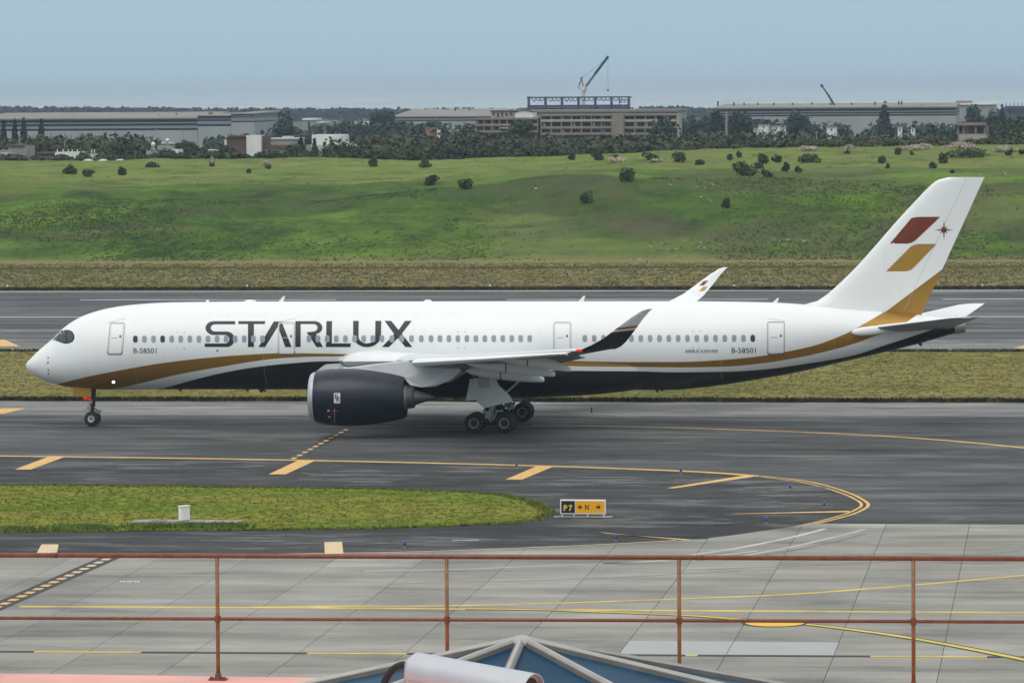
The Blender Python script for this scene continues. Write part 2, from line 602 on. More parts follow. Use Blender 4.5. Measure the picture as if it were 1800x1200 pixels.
def fbm(x, y, o=4):
    s, a = 0, 0.5
    for k in range(o):
        s = s + a * (vnoise(x * 2 ** k + 17 * k, y * 2 ** k + 5 * k) - 0.5)
        a *= 0.5
    return s

# ------------------------------------------------------------------ ground, sea, pavements
XL, XR = -420.0, 320.0
g = sheet("ground", [(-3000, -200), (2500, -200), (2500, 3900), (-3000, 3900)], -0.10, "ground_mat", kind="structure")
m, t, b = nodes_mat("sea_mat")
v = coords(t, (0.004, 0.0012, 1))
n1 = noise(t, v, 3.0, 5, 0.6)
n2 = noise(t, coords(t, (0.010, 0.0006, 1)), 6.0, 3, 0.6)
c = ramp(t, n1, [(0.38, (0.24, 0.30, 0.32)), (0.62, (0.36, 0.41, 0.42))])
c = mixc(t, ramp(t, n2, [(0.66, (0, 0, 0)), (0.70, (1.0,) * 3)]), c, (0.8, 0.82, 0.82))
t.links.new(c, b.inputs["Base Color"])
b.inputs["Roughness"].default_value = 0.55
MAT["sea_mat"] = m
sheet("sea", [(-9000, 3890), (6000, 3890), (9000, 34000), (-16000, 34000)], -0.5, "sea_mat", kind="structure")

taxi = sheet("taxiway", [(XL, 190), (XR, 190), (XR, 341.5), (XL, 341.5)], 0.0, "asphalt_taxi", kind="structure")
tshould = sheet("taxiway_shoulder", [(XL, 327.0), (XR, 327.0), (XR, 341.4), (XL, 341.4)], 0.004, "asphalt_shoulder", kind="structure")
rw = sheet("runway", [(XL, 405.0), (XR, 405.0), (XR, 528.2), (XL, 528.2)], 0.0, "asphalt_runway", kind="structure")
rshould = sheet("runway_shoulder", [(XL, 405.3), (XR, 405.3), (XR, 425.5), (XL, 425.5)], 0.004, "asphalt_shoulder", kind="structure")

Z1, Z2 = 0.009, 0.013
# runway markings
yF, yC, yN, yW = 526.3, 505.0, 485.6, 467.0
strip("edge_line", [(XL, yF), (XR, yF)], 0.95, Z1, "white_line", rw)
strip("edge_line", [(XL, yW), (XR, yW)], 0.95, Z1, "white_line", rw)
strip("faded_edge_line", [(XL, yN), (XR, yN)], 0.5, Z1, "faded_line", rw)
strip("tar_joint", [(XL, 455.2), (XR, 455.2)], 0.5, Z1, "faded_line", rw)
strip("tar_joint", [(XL, 441.0), (XR, 441.0)], 1.2, Z1, "faded_line", rw)
strip("tar_joint", [(XL, 436.5), (XR, 436.5)], 0.6, Z1, "tar", rw)
x0 = -110.3
for k in range(-4, 9):
    strip("centreline_dash", [(x0 + k * 48.6, yC), (x0 + k * 48.6 + 29.3, yC)], 0.9, Z1, "white_line", rw)
def px_quad(name, pts, z, mat, parent):
    return sheet(name, [onz(*p)[:2] for p in pts], z, mat, parent)
px_quad("shoulder_marking", [(-25, 597), (8, 597), (35, 608.5), (-4, 608.5)], Z1, "yellow_paint", rshould)
px_quad("shoulder_marking", [(1782, 612), (1806, 606), (1840, 606), (1816, 612)], Z1, "yellow_paint", rshould)

# taxiway markings
strip("centreline", [(XL, 315.9), (XR, 315.9)], 0.22, Z1, "faded_line", taxi)
strip("edge_line", [(XL, 326.4), (XR, 326.4)], 0.3, Z1, "faded_line", taxi)
tl = [onz(*p)[:2] for p in [(935, 748), (1040, 748.5), (1160, 751), (1350, 757), (1500, 763.5), (1650, 773), (1800, 787), (1960, 806)]]
strip("turn_line", spline(tl, 6), 0.5, Z2, "yellow_thin", taxi)
px_quad("shoulder_marking", [(-40, 727), (5, 727), (47, 717.5), (5, 717.5)], Z2, "yellow_paint", tshould)
px_quad("shoulder_marking", [(1860, 727), (1905, 727), (1947, 718), (1905, 718)], Z2, "yellow_paint", tshould)

# island bounded by the double yellow line
ISL = [(-700, 795), (-300, 797), (0, 800.5), (280, 804), (550, 808.5), (900, 816.5), (1190, 826.5), (1335, 836), (1430, 848), (1492, 866), (1520, 880),
       (1526, 888), (1515, 896.5), (1490, 906), (1430, 920.5), (1330, 935.5), (1230, 948), (1060, 958.5), (740, 971), (400, 976.5), (0, 980), (-400, 983), (-900, 986)]
isl_w = [np.array(onz(*p)[:2]) for p in ISL]
isl_s = spline(isl_w, 10)
edge_in = sheet("taxiway_island", isl_s, 0.005, "asphalt_near", kind="structure")
strip("edge_line", isl_s[:16 * 10 + 4], 0.2, Z1, "yellow_thin", taxi)
strip("edge_line", [p + np.array((0, -0.55)) for p in isl_s[:7 * 10 + 1]], 0.25, Z1, "yellow_thin", taxi)
strip("edge_line", [p + np.array((0, -0.28)) for p in isl_s[:7 * 10 + 1]], 0.25, Z1 + 0.002, "yellow_thin", taxi)
strip("apron_edge_line", isl_s[16 * 10 + 3:], 0.22, Z2 + 0.06, "tan_paint", taxi)
inner = [np.array(onz(*p)[:2]) for p in [(1335, 837), (1420, 849.5), (1478, 866), (1508, 880), (1514, 888), (1503, 896), (1478, 905.5), (1420, 920.5), (1330, 937), (1225, 951)]]
strip("edge_line", spline(inner, 8), 0.17, Z1, "yellow_thin", taxi)
for q in ([(26, 825), (54, 825), (116, 802), (88, 801.5)], [(472, 833.5), (502, 833.5), (554, 809.5), (524, 809)],
          [(889, 842.5), (918, 842.5), (976, 818.5), (946, 818)], [(1172, 857.5), (1186, 858), (1336, 836), (1312, 834.8)],
          [(1276, 903), (1300, 903), (1493, 900), (1493, 897.5)], [(1053, 935), (1068, 937.5), (1228, 949), (1200, 949)],
          [(62, 976), (99, 976), (103, 956.5), (73, 956.5)], [(571, 974), (604, 974), (601, 952), (570, 952.5)],
          [(-440, 821), (-410, 821), (-340, 798), (-372, 798)]):
    px_quad("shoulder_marking", q, Z2, "tan_paint" if q[0][1] > 940 else "yellow_paint", edge_in)
# dashed holding line across the taxiway
a0, a1 = np.array(onz(512, 808)[:2]), np.array(onz(612, 753)[:2])
L_ = np.linalg.norm(a1 - a0)
strip("guide_band", [a0, a1], 0.85, 0.006, "black_paint", taxi)
nd = 11
for k in range(nd):
    p, q = a0 + (a1 - a0) * (k + 0.25) / nd, a0 + (a1 - a0) * (k + 0.72) / nd
    strip("guide_dash", [p, q], 0.32, Z2, "yellow_paint", taxi)
for xa, xb, yy, wd in ((795, 842, 949.5, 0.35),):
    px_quad("drain_cover", [(xa, yy + 1.2), (xb, yy + 0.2), (xb, yy - 1.6), (xa, yy - 0.8)], Z2, "concrete_old", edge_in)
# worn pale patches on the near asphalt
for k, (xa, xb, ya, yb) in enumerate([(60, 520, 808, 826), (520, 760, 824, 848), (880, 1130, 842, 856), (1010, 1300, 834, 850), (1290, 1475, 850, 874), (1040, 1500, 876, 893), (800, 1010, 862, 880), (940, 1300, 905, 930), (350, 900, 938, 958)]):
    pts = []
    for j in range(14):
        q = 2 * pi * j / 14
        rr = 0.75 + 0.35 * random.random()
        pts.append(onz((xa + xb) / 2 + cos(q) * rr * (xb - xa) / 2, (ya + yb) / 2 + sin(q) * rr * (yb - ya) / 2)[:2])
    sheet("worn_patch", pts, 0.0075 + 0.0004 * k, "worn_patch", edge_in)

# ---- concrete apron in slabs
far_edge = [p for p in isl_s[14 * 10:]]              # the curved edge, from right to left
corner = onz(1432, 921)[:2]
ap_pts = [np.array((XR, corner[1])), np.array(corner)] + [p for p in far_edge if p[0] < corner[0]] + [np.array((XL, far_edge[-1][1])), np.array((XL, 60)), np.array((XR, 60))]
apron = sheet("apron", ap_pts, 0.015, "tar", kind="structure")


def clip(poly, ax, lim, keep_less):
    out = []
    for k in range(len(poly)):
        p, q = poly[k], poly[(k + 1) % len(poly)]
        ip = (p[ax] <= lim) if keep_less else (p[ax] >= lim)
        iq = (q[ax] <= lim) if keep_less else (q[ax] >= lim)
        if ip:
            out.append(p)
        if ip != iq:
            u = (lim - p[ax]) / (q[ax] - p[ax])
            out.append(p + (q - p) * u)
    return out


SX, SY, GAP, ZT = 4.5, 4.85, 0.014, 0.045
def cell_poly(xa, xb, ya, yb):
    p = [np.array(q, float) for q in ap_pts]
    for ax, lim, less in ((0, xb, True), (0, xa, False), (1, yb, True), (1, ya, False)):
        if p:
            p = clip(p, ax, lim, less)
    return p


slab_me = None
for i in range(-13, 3):
    for j in range(-5, 13):
        xa, ya = -4.94 + i * SX, 188.65 + j * SY
        if ya > 248:
            continue
        p = cell_poly(xa + GAP, xa + SX - GAP, ya + GAP, ya + SY - GAP)
        if len(p) < 3:
            continue
        area = 0.5 * abs(sum(p[k][0] * p[(k + 1) % len(p)][1] - p[(k + 1) % len(p)][0] * p[k][1] for k in range(len(p))))
        if area < 0.4:
            continue
        full = area > (SX - 2 * GAP) * (SY - 2 * GAP) * 0.999
        newc = (j == 0 and i in (-3, -2)) or False
        if full and slab_me is not None and not newc:
            o = link("concrete_slab", slab_me, apron)
            o.location = (xa, ya, 0)
            continue
        mb = MB()
        q = [(a[0] - xa, a[1] - ya) for a in p]
        n = len(q)
        V = [(a, b_, 0.016) for a, b_ in q] + [(a, b_, ZT) for a, b_ in q]
        mb.add(V, [tuple(range(n, 2 * n))] + [(k, (k + 1) % n, n + (k + 1) % n, n + k) for k in range(n)])
        o = mb.build("concrete_slab", "concrete_new" if newc else "concrete_slab", apron)
        bm = bmesh.new(); bm.from_mesh(o.data); bmesh.ops.recalc_face_normals(bm, faces=bm.faces)
        bm.to_mesh(o.data); bm.free()
        if o.data.polygons[0].normal.z < 0:
            o.data.flip_normals()
        o.location = (xa, ya, 0)
        if full and not newc:
            slab_me = o.data
# rest of the apron (outside the slabs in view)
xa, xb, ya = -4.94 - 13 * SX, -4.94 + 3 * SX, 188.65 - 5 * SY
for q in ((XL, xa, 60, 248), (xb, XR, 60, 248), (xa, xb, 60, ya)):
    p = cell_poly(*q)
    sheet("apron_field", p, ZT, "concrete_slab", apron)
ZA = ZT + 0.005


def apron_line(name, pts, wd, mat, z=ZA, n=6):
    return strip(name, spline([onz(px, py, ZT)[:2] for px, py in pts], n), wd, z, mat, apron)


apron_line("lead_line", [(34, 1065.5), (300, 1066.5), (600, 1068), (900, 1070.5), (1190, 1072.5), (1800, 1076), (2300, 1079)], 0.5, "yellow_apron", ZA)
apron_line("lead_line", [(430, 1067), (600, 1065.5), (780, 1064.5), (950, 1060.5), (1190, 1052.5), (1400, 1043.5), (1600, 1028.5), (1800, 1011), (2100, 985)], 0.42, "yellow_apron", ZA + 0.004)
apron_line("lead_line", [(820, 1069.5), (950, 1071.5), (1190, 1080.5), (1300, 1088), (1420, 1097), (1600, 1121), (1800, 1159), (1960, 1196)], 0.75, "black_paint", ZA + 0.007)
apron_line("lead_line", [(820, 1069.5), (950, 1071.5), (1190, 1080.5), (1300, 1088), (1420, 1097), (1600, 1121), (1800, 1159), (1960, 1196)], 0.4, "yellow_apron", ZA + 0.011)
cc = onz(1362, 1095, ZT)
for r_, z_, m_ in ((1.45, 0.013, "black_paint"), (1.3, 0.017, "yellow_disc")):
    sheet("stand_disc", [(cc[0] + r_ * cos(2 * pi * k / 28), cc[1] + r_ * sin(2 * pi * k / 28)) for k in range(28)], ZA + z_, m_, apron)
simple("tyre_mark", (0.44, 0.42, 0.39), 0.8, var=0.25, scale=0.4)
simple("tyre_dark", (0.16, 0.155, 0.145), 0.8, var=0.25, scale=0.4)
for pts_, mt_, wd_ in (([(1215, 975), (1300, 962), (1390, 944), (1450, 929)], "tyre_mark", 0.35), ([(1290, 979), (1380, 963), (1460, 945), (1520, 930)], "tyre_mark", 0.3), ([(1060, 990), (1200, 982), (1330, 968)], "tyre_mark", 0.3),
                       ([(1340, 976), (1440, 958), (1520, 938)], "tyre_dark", 0.3), ([(640, 1003), (800, 1000), (1000, 992), (1190, 985)], "tyre_mark", 0.25), ([(1240, 1000), (1500, 990), (1790, 968)], "tyre_dark", 0.22), ([(680, 1026), (1000, 1018), (1300, 1003)], "tyre_dark", 0.2)):
    apron_line("tyre_mark", pts_, wd_, mt_, ZA - 0.002)
# dashed black/yellow guide across the apron
a0, a1 = np.array(onz(-60, 1092)[:2]), np.array(onz(205, 976)[:2])
strip("guide_band", [a0, a1], 1.1, ZA, "black_paint", apron)
nd = 19
for k in range(nd):
    p, q = a0 + (a1 - a0) * (k + 0.2) / nd, a0 + (a1 - a0) * (k + 0.75) / nd
    strip("guide_dash", [p, q], 0.42, ZA + 0.004, "tan_paint" if k > 11 else "yellow_paint", apron)
# service-road line: black and yellow lengths
segs = [(-200, 60, 'b'), (60, 248, 'y'), (248, 540, 'b'), (540, 715, 'y'), (715, 880, 'b'), (880, 1050, 'y'), (1050, 1205, 'b'), (1205, 1226, 'y'), (1226, 1530, 'b'), (1530, 1735, 'y'), (1735, 1990, 'b')]
for xa, xb, k in segs:
    y_ = lambda x: 1146.5 + (x / 1800) * 10
    strip("service_line", [onz(xa, y_(xa))[:2], onz(xb, y_(xb))[:2]], 0.55 if k == 'b' else 0.4, ZA + 0.006, "black_paint" if k == 'b' else "yellow_apron", apron)
# painted stand number, worn, left of the railing post
for k in range(6):
    px_quad("stand_number", [(211 + k * 5.4 + (k // 2) * 1.5, 1024), (214.5 + k * 5.4 + (k // 2) * 1.5, 1024), (215 + k * 5.4 + (k // 2) * 1.5, 1022), (211.5 + k * 5.4 + (k // 2) * 1.5, 1022)], ZA + 0.003, "white_line", apron)

# ---- grass strips
gv = sheet("grass_verge", [(XL, 341.0), (XR, 341.0), (XR, 405.8), (XL, 405.8)], 0.03, "grass_verge", kind="structure")
gd = sheet("grass_strip", [(XL, 527.9), (XR, 527.9), (XR, 625), (XL, 625)], 0.03, "grass_dry", kind="structure")
GI = [(-700, 851), (-300, 852), (0, 853.5), (250, 855.5), (420, 857.5), (620, 860), (760, 864), (860, 869), (915, 878), (948, 890), (960, 903), (950, 912), (900, 919),
      (800, 924.5), (660, 929), (520, 931), (300, 932.5), (0, 935), (-400, 938), (-700, 940)]
gi_w = spline([np.array(onz(*p)[:2]) for p in GI], 5)
gi = sheet("grass_island", gi_w, 0.04, "grass_island", kind="structure")


def in_poly(P, poly):
    x, y = P[:, 0], P[:, 1]
    r = np.zeros(len(P), bool)
    for k in range(len(poly)):
        a, b_ = poly[k], poly[(k + 1) % len(poly)]
        c_ = (a[1] > y) != (b_[1] > y)
        r ^= c_ & (x < (b_[0] - a[0]) * (y - a[1]) / (b_[1] - a[1] + 1e-12) + a[0])
    return r


def tufts(name, P, z, hmin, hmax, wid, mat, blades=3, label=None, lean=0.45, cat="grass"):
    """triangular blades at points P; z scalar or array"""
    n = len(P)
    P = np.repeat(P, blades, 0)
    z = np.repeat(np.broadcast_to(z, (n,)), blades)
    k = len(P)
    h = rng.uniform(hmin, hmax, k) if np.isscalar(hmin) else np.repeat(rng.uniform(0.7, 1.1, n) * hmax, blades)
    a = rng.uniform(0, 2 * pi, k)
    l = rng.uniform(0, lean, k) * h
    la = rng.uniform(0, 2 * pi, k)
    ox, oy = rng.normal(0, wid * 0.7, k), rng.normal(0, wid * 0.7, k)
    V = np.zeros((k, 3, 3))
    V[:, 0] = np.stack([P[:, 0] + ox + cos_(a) * wid / 2, P[:, 1] + oy + sin_(a) * wid / 2, z], 1)
    V[:, 1] = np.stack([P[:, 0] + ox - cos_(a) * wid / 2, P[:, 1] + oy - sin_(a) * wid / 2, z], 1)
    V[:, 2] = np.stack([P[:, 0] + ox + l * cos_(la), P[:, 1] + oy + l * sin_(la), z + h], 1)
    o = quads_mesh(name, V.reshape(-1, 3), mat, None, 3)
    return tag(o, label, cat, kind="stuff")


cos_, sin_ = np.cos, np.sin
# island grass
P = np.stack([rng.uniform(-72, 4, 60000), rng.uniform(238, 275, 60000)], 1)
P = P[in_poly(P, gi_w)]
tufts("grass", P[::2], 0.04, 0.015, 0.055, 0.14, "blade_green", 3, "bright green mown grass covering the pointed taxiway island")
E1 = np.array([p for p in gi_w])
def along(poly, step, jit):
    out = []
    for a, b_ in zip(poly[:-1], poly[1:]):
        L = np.linalg.norm(b_ - a)
        for _ in range(max(1, int(L / step))):
            out.append(a + (b_ - a) * random.random() + np.array((random.gauss(0, jit), random.gauss(0, jit))))
    return np.array(out)
Pe = along(list(E1), 0.05, 0.22)
Pe = Pe[(Pe[:, 0] > -75)]
wc = [onz(px, py)[:2] for px, py in [(135, 931), (150, 930), (262, 928), (345, 927), (400, 927), (20, 933)]]
Pw = np.concatenate([np.array(c_) + rng.normal(0, 1, (170, 2)) * np.array((0.7, 0.3)) for c_ in wc])
tufts("weeds", Pw, 0.03, 0.1, 0.32, 0.2, "blade_weed", 3, "dark green weeds in front of the concrete pad on the island")
tufts("grass_edge", Pe, 0.02, 0.05, 0.2, 0.11, "blade_green", 3, "ragged longer grass along the edge of the taxiway island")
# verge grass between taxiway and runway
P = np.stack([rng.uniform(-110, 15, 52000), rng.uniform(341.5, 405.5, 52000)], 1)
tufts("verge_grass", P[::2], 0.03, 0.02, 0.08, 0.2, "blade_verge", 3, "yellow green mown grass on the verge behind the airliner")
xs_ = rng.uniform(-115, 20, 9000)
P = np.stack([xs_, 341.1 + np.abs(rng.normal(0, 0.25, 9000)) - 0.5 * (vnoise(xs_ * 0.6, xs_ * 0) - 0.3)], 1)
tufts("verge_edge_grass", P, 0.01, 0.12, 0.42, 0.2, "blade_edge", 3, "dark ragged uncut grass along the taxiway side of the verge")  # shadow at the grass edge is painted in by the dark blade colour
xs_ = rng.uniform(-115, 20, 6000)
P = np.stack([xs_, 405.6 + rng.normal(0, 0.4, 6000)], 1)
tufts("verge_back_grass", P, 0.01, 0.08, 0.3, 0.2, "blade_edge", 3, "dark ragged grass fringe along the runway side of the verge")
xs_ = rng.uniform(-150, 30, 9000)
P = np.stack([xs_, 528.6 + np.abs(rng.normal(0, 0.6, 9000))], 1)
tufts("runway_edge_grass", P, 0.01, 0.15, 0.5, 0.3, "blade_edge", 3, "dark grass fringe along the far edge of the runway")
xs_ = rng.uniform(-160, 30, 26000)
yy = np.concatenate([rng.uniform(529, 612, 18000), rng.normal(593, 1.0, 8000)])
P = np.stack([xs_, yy], 1)
tufts("dry_grass", P, 0.03, 0.04, 0.16, 0.34, "blade_verge", 3, "tan dry grass on the strip between runway and green embankment")

# ---- embankment terrain
_prof = pchip([595, 608, 613, 618, 628, 646, 656, 690, 740, 790, 815, 850, 900, 1000], [0.03, 0.05, 0.35, 1.6, 4.6, 9.6, 10.6, 11.3, 12.1, 12.7, 12.2, 6.5, 2.5, -0.3])


def terr(x, y):
    x, y = np.asarray(x, float), np.asarray(y, float)
    wob = 6.0 * fbm(x * 0.035, x * 0 + 3.3, 3) + 3.0 * fbm(x * 0.011, x * 0 + 9.1, 2)
    z = _prof(y + wob * np.clip((y - 612) / 12, 0, 1))
    k = np.clip((y - 616) / 25, 0, 1)
    z = z + k * (2.4 * fbm(x * 0.028, y * 0.035, 4) + 0.9 * fbm(x * 0.13, y * 0.13, 3)) * np.clip((870 - y) / 60, 0, 1)
    z = z + k * np.interp(x, [-200, -115, -88, -55, 0], [-1.7, -1.5, -1.1, 0.0, 0.4]) * np.clip((870 - y) / 60, 0, 1)
    # terraces on the left half
    tz = np.clip((-70 - x) / 40, 0, 1) * np.clip((y - 622) / 8, 0, 1) * np.clip((668 - y) / 10, 0, 1)
    z = z - tz * 1.1 * np.clip((y - 630) / 10, 0, 1)
    return np.maximum(z, -0.3 + 0.33 * (y < 611))


nx, ny = 420, 0
xs_ = np.linspace(-300, 120, 421)
ys_ = np.concatenate([np.arange(600, 700, 0.8), np.arange(700, 830, 1.6), np.arange(830, 1000, 6)])
X, Y = np.meshgrid(xs_, ys_)
Z = terr(X, Y) + 0.10 * np.clip((Y - 614) / 6, 0, 1) * (rng.random(X.shape) - 0.5)
nr, nc = X.shape
V = np.stack([X.ravel(), Y.ravel(), Z.ravel()], 1)
idx = np.arange(nr * nc).reshape(nr, nc)
Fq = np.stack([idx[:-1, :-1].ravel(), idx[:-1, 1:].ravel(), idx[1:, 1:].ravel(), idx[1:, :-1].ravel()], 1)
me = bpy.data.meshes.new("embankment")
me.vertices.add(len(V)); me.vertices.foreach_set("co", V.astype(np.float32).ravel())
me.loops.add(Fq.size); me.loops.foreach_set("vertex_index", Fq.astype(np.int32).ravel())
me.polygons.add(len(Fq)); me.polygons.foreach_set("loop_start", np.arange(0, Fq.size, 4, dtype=np.int32))
me.polygons.foreach_set("loop_total", np.full(len(Fq), 4, np.int32))
me.polygons.foreach_set("use_smooth", np.ones(len(Fq), bool))
me.update(calc_edges=True)
m, t, b = nodes_mat("embankment_mat")
v = coords(t)
n1 = noise(t, v, 0.045, 6, 0.6)
n2 = noise(t, v, 0.9, 6, 0.7)
n3 = noise(t, v, 0.022, 5, 0.6)
n4 = noise(t, v, 0.16, 5, 0.65)
c = ramp(t, n1, [(0.36, (0.062, 0.072, 0.030)), (0.44, (0.046, 0.092, 0.014)), (0.54, (0.074, 0.138, 0.017)), (0.66, (0.125, 0.175, 0.03))])
c = mixc(t, 1.0, c, ramp(t, n2, [(0.28, (0.68,) * 3), (0.5, (1,) * 3), (0.75, (1.28, 1.25, 1.2))]), 'MULTIPLY')
c = mixc(t, 1.0, c, ramp(t, n4, [(0.36, (0.55, 0.6, 0.55)), (0.5, (1,) * 3), (0.64, (1.3, 1.2, 1.1))]), 'MULTIPLY')
c = mixc(t, ramp(t, n3, [(0.55, (0, 0, 0)), (0.70, (0.55,) * 3)]), c, (0.15, 0.125, 0.075))
n7 = noise(t, coords(t, (0.016, 0.075, 0.2)), 1.0, 5, 0.6)
c = mixc(t, ramp(t, n7, [(0.5, (0, 0, 0)), (0.63, (0.6,) * 3)]), c, (0.15, 0.215, 0.036))
c = mixc(t, ramp(t, n7, [(0.36, (0.6,) * 3), (0.46, (0, 0, 0))]), c, (0.05, 0.085, 0.02))
# drier, yellower top
sx = N(t, "ShaderNodeSeparateXYZ")
t.links.new(v, sx.inputs[0])
rgt = math_(t, 'MULTIPLY', math_(t, 'ADD', sx.outputs[0], 88.0), 0.03, True)
n6 = noise(t, v, 0.06, 5, 0.65)
c = mixc(t, math_(t, 'MULTIPLY', rgt, ramp(t, n6, [(0.42, (0, 0, 0)), (0.62, (0.75,) * 3)])), c, (0.085, 0.082, 0.042))
top = math_(t, 'MULTIPLY', math_(t, 'SUBTRACT', sx.outputs[1], 662.0), 0.03, True)
c = mixc(t, math_(t, 'MULTIPLY', top, 0.55), c, ramp(t, n4, [(0.35, (0.11, 0.15, 0.035)), (0.5, (0.18, 0.225, 0.045)), (0.65, (0.24, 0.205, 0.085))]))
low = math_(t, 'MULTIPLY', math_(t, 'SUBTRACT', 616.0, sx.outputs[1]), 0.25, True)
c = mixc(t, math_(t, 'MULTIPLY', low, 0.8), c, (0.22, 0.19, 0.08))
t.links.new(c, b.inputs["Base Color"])
b.inputs["Roughness"].default_value = 0.95
b.inputs["Specular IOR Level"].default_value = 0.1
bump(t, b, n2, 0.7, 0.4)
MAT["embankment_mat"] = m
me.materials.append(m)
tag(link("embankment", me), kind="structure")
# rough herbage on the bank
xs_ = rng.uniform(-190, 40, 60000)
ys_ = np.concatenate([rng.uniform(612, 655, 58000), rng.uniform(655, 800, 2000)])
dens = fbm(xs_ * 0.05, ys_ * 0.05, 4)
keep = rng.random(60000) < np.clip(0.25 + dens * 2.2, 0.02, 1)
xs_, ys_ = xs_[keep], ys_[keep]
tufts("bank_herbage", np.stack([xs_, ys_], 1), terr(xs_, ys_) - 0.03, 0.06, 0.26, 0.36, "blade_bank", 3, "rough green weeds and grass covering the embankment slope")
# bare stones showing on the slope
st = [(1120, 460, 30), (1245, 330, 60), (1215, 440, 70), (1380, 427, 60), (1250, 350, 50), (940, 335, 20), (1730, 310, 40), (1180, 437, 40)]
Vs = []
for px, py, sp in st:
    for _ in range(int(sp * 0.5)):
        qx, qy = px + random.gauss(0, sp * 0.45), py + random.gauss(0, sp * 0.10)
        d = ray(qx, qy)
        tt = np.arange(600, 800, 0.5)
        pts = C_[None] + d[None] * (tt / d[1])[:, None]
        hit = np.where(pts[:, 2] < terr(pts[:, 0], pts[:, 1]))[0]
        if len(hit) == 0:
            continue
        p = pts[hit[0]]
        s = random.uniform(0.10, 0.30)
        a = [p + np.array((random.uniform(-s, s) * 1.5, random.uniform(-s, s), random.uniform(0.05, s * 1.6))) for _ in range(3)]
        Vs += a
STONES = np.array(Vs)
quads_mesh("stones", STONES, "ruin_light", None, 3)
tag(bpy.data.objects["stones"], "scattered pale stones showing through the weeds on the slope", "stones", kind="stuff")


def on_terrain(px, py):
    d = ray(px, py)
    tt = np.arange(600, 900, 0.5)
    pts = C_[None] + d[None] * (tt / d[1])[:, None]
    hit = np.where(pts[:, 2] < terr(pts[:, 0], pts[:, 1]))[0]
    if len(hit):
        return pts[hit[0]]
    k = int(np.argmin(pts[:, 2] - terr(pts[:, 0], pts[:, 1])))
    p = pts[k].copy()
    p[2] = float(terr(p[0], p[1]))
    return p
# ------------------------------------------------------------------ the airliner (local: x aft from nose, y away from camera, z up)
PX0, PY0 = -73.0, 316.0
jet = thing("airliner", "white twin-engine wide-body airliner with gold and navy stripes taxiing left", "airplane", (PX0, PY0, 0))


def L(px, py, lat=0.0):
    p = ony(px, py, PY0 + lat)
    return float(p[0] - PX0), float(p[2])


def L3(px, py, lat):
    x, z = L(px, py, lat)
    return np.array((x, lat, z))


# --- fuselage profile read off the photograph's silhouette
top_px = [(53.9, 630.3), (67.8, 616.4), (81.7, 604.6), (90, 597.6), (95.6, 592.8), (108, 579.8), (123.3, 567.8), (144.2, 556), (165, 548.3), (199.7, 540), (240, 535), (290, 531.8)]
bot_px = [(48, 649), (53.9, 654.5), (67.8, 663.6), (81.7, 669.9), (102.5, 675.8), (128.9, 681), (165, 684), (210, 685)]
ZTOP, ZBOT = 8.79, 2.59
tp = [(0.0, 4.28)] + [L(*p) for p in top_px] + [(13.5, ZTOP - 0.02), (16, ZTOP), (46, ZTOP)]
tp += [L(*p) for p in [(1350, 531.5), (1420, 535.5), (1458, 539), (1536, 546), (1619, 553.5), (1664, 559), (1697, 563)]]
bp = [(0.0, 4.28)] + [L(*p) for p in bot_px] + [(10, ZBOT), (46, ZBOT)]
bp += [L(*p) for p in [(1205, 683.6), (1261, 677.5), (1317, 669), (1400, 654.5), (1467, 639), (1550, 620), (1614, 604), (1661, 590.5), (1697, 580.5)]]
bp = [p for k, p in enumerate(bp) if k == 0 or p[0] > bp[k - 1][0]]
XT = tp[-1][0]
sq = lambda x: np.sqrt(np.maximum(x, 0))
f_top = pchip([sq(p[0]) for p in tp], [p[1] for p in tp])
bps = sorted(bp)
f_bot = pchip([sq(p[0]) for p in bps], [p[1] for p in bps])
wp = [(0, 0), (0.08, 0.26), (0.31, 0.55), (1, 1.06), (2, 1.56), (3, 1.93), (4, 2.22), (6, 2.62), (8, 2.85), (10, 2.96), (12, 2.98), (44, 2.98), (49, 2.86), (54, 2.42), (58, 1.88), (62, 1.22), (65, 0.72), (XT, 0.48)]
f_w = pchip([sq(p[0]) for p in wp], [p[1] for p in wp])
zmp = pchip([0, 2, 5, 9, 13, 46, 56, XT], [4.28, 4.5, 5.05, 5.55, 5.69, 5.69, 6.45, L(1697, 571)[1]])
NS = 144
xs_f = np.concatenate([np.array([0.004, 0.02, 0.05, 0.1, 0.16, 0.24, 0.34, 0.46, 0.6, 0.78]), np.arange(1.0, 12, 0.22), np.arange(12, 46, 0.4), np.arange(46, XT - 0.1, 0.25), [XT]])
FV = []
for x in xs_f:
    s = sqrt(x)
    zt, zb, w_, zm = float(f_top(s)), float(f_bot(s)), float(f_w(s)), float(zmp(x))
    zm = min(max(zm, zb + 0.05 * (zt - zb)), zt - 0.05 * (zt - zb))
    for k in range(NS):
        a = 2 * pi * k / NS
        FV.append((x, w_ * cos(a), zm + ((zt - zm) if sin(a) > 0 else (zm - zb)) * sin(a)))
nst = len(xs_f)
FF = [(j * NS + k, (j + 1) * NS + k, (j + 1) * NS + (k + 1) % NS, j * NS + (k + 1) % NS) for j in range(nst - 1) for k in range(NS)]
FF.append(tuple(range(NS)))
FF.append(tuple((nst - 1) * NS + k for k in range(NS - 1, -1, -1)))
fus = mesh("fuselage", FV, FF, "ac_white", jet, True)
bm = bmesh.new(); bm.from_mesh(fus.data); bmesh.ops.recalc_face_normals(bm, faces=bm.faces); bm.to_mesh(fus.data); bm.free()


def bvh_of(o):
    return BVHTree.FromPolygons([v.co.copy() for v in o.data.vertices], [tuple(p.vertices) for p in o.data.polygons])


FB = bvh_of(fus)
CL = Vector((C_[0] - PX0, C_[1] - PY0, C_[2]))


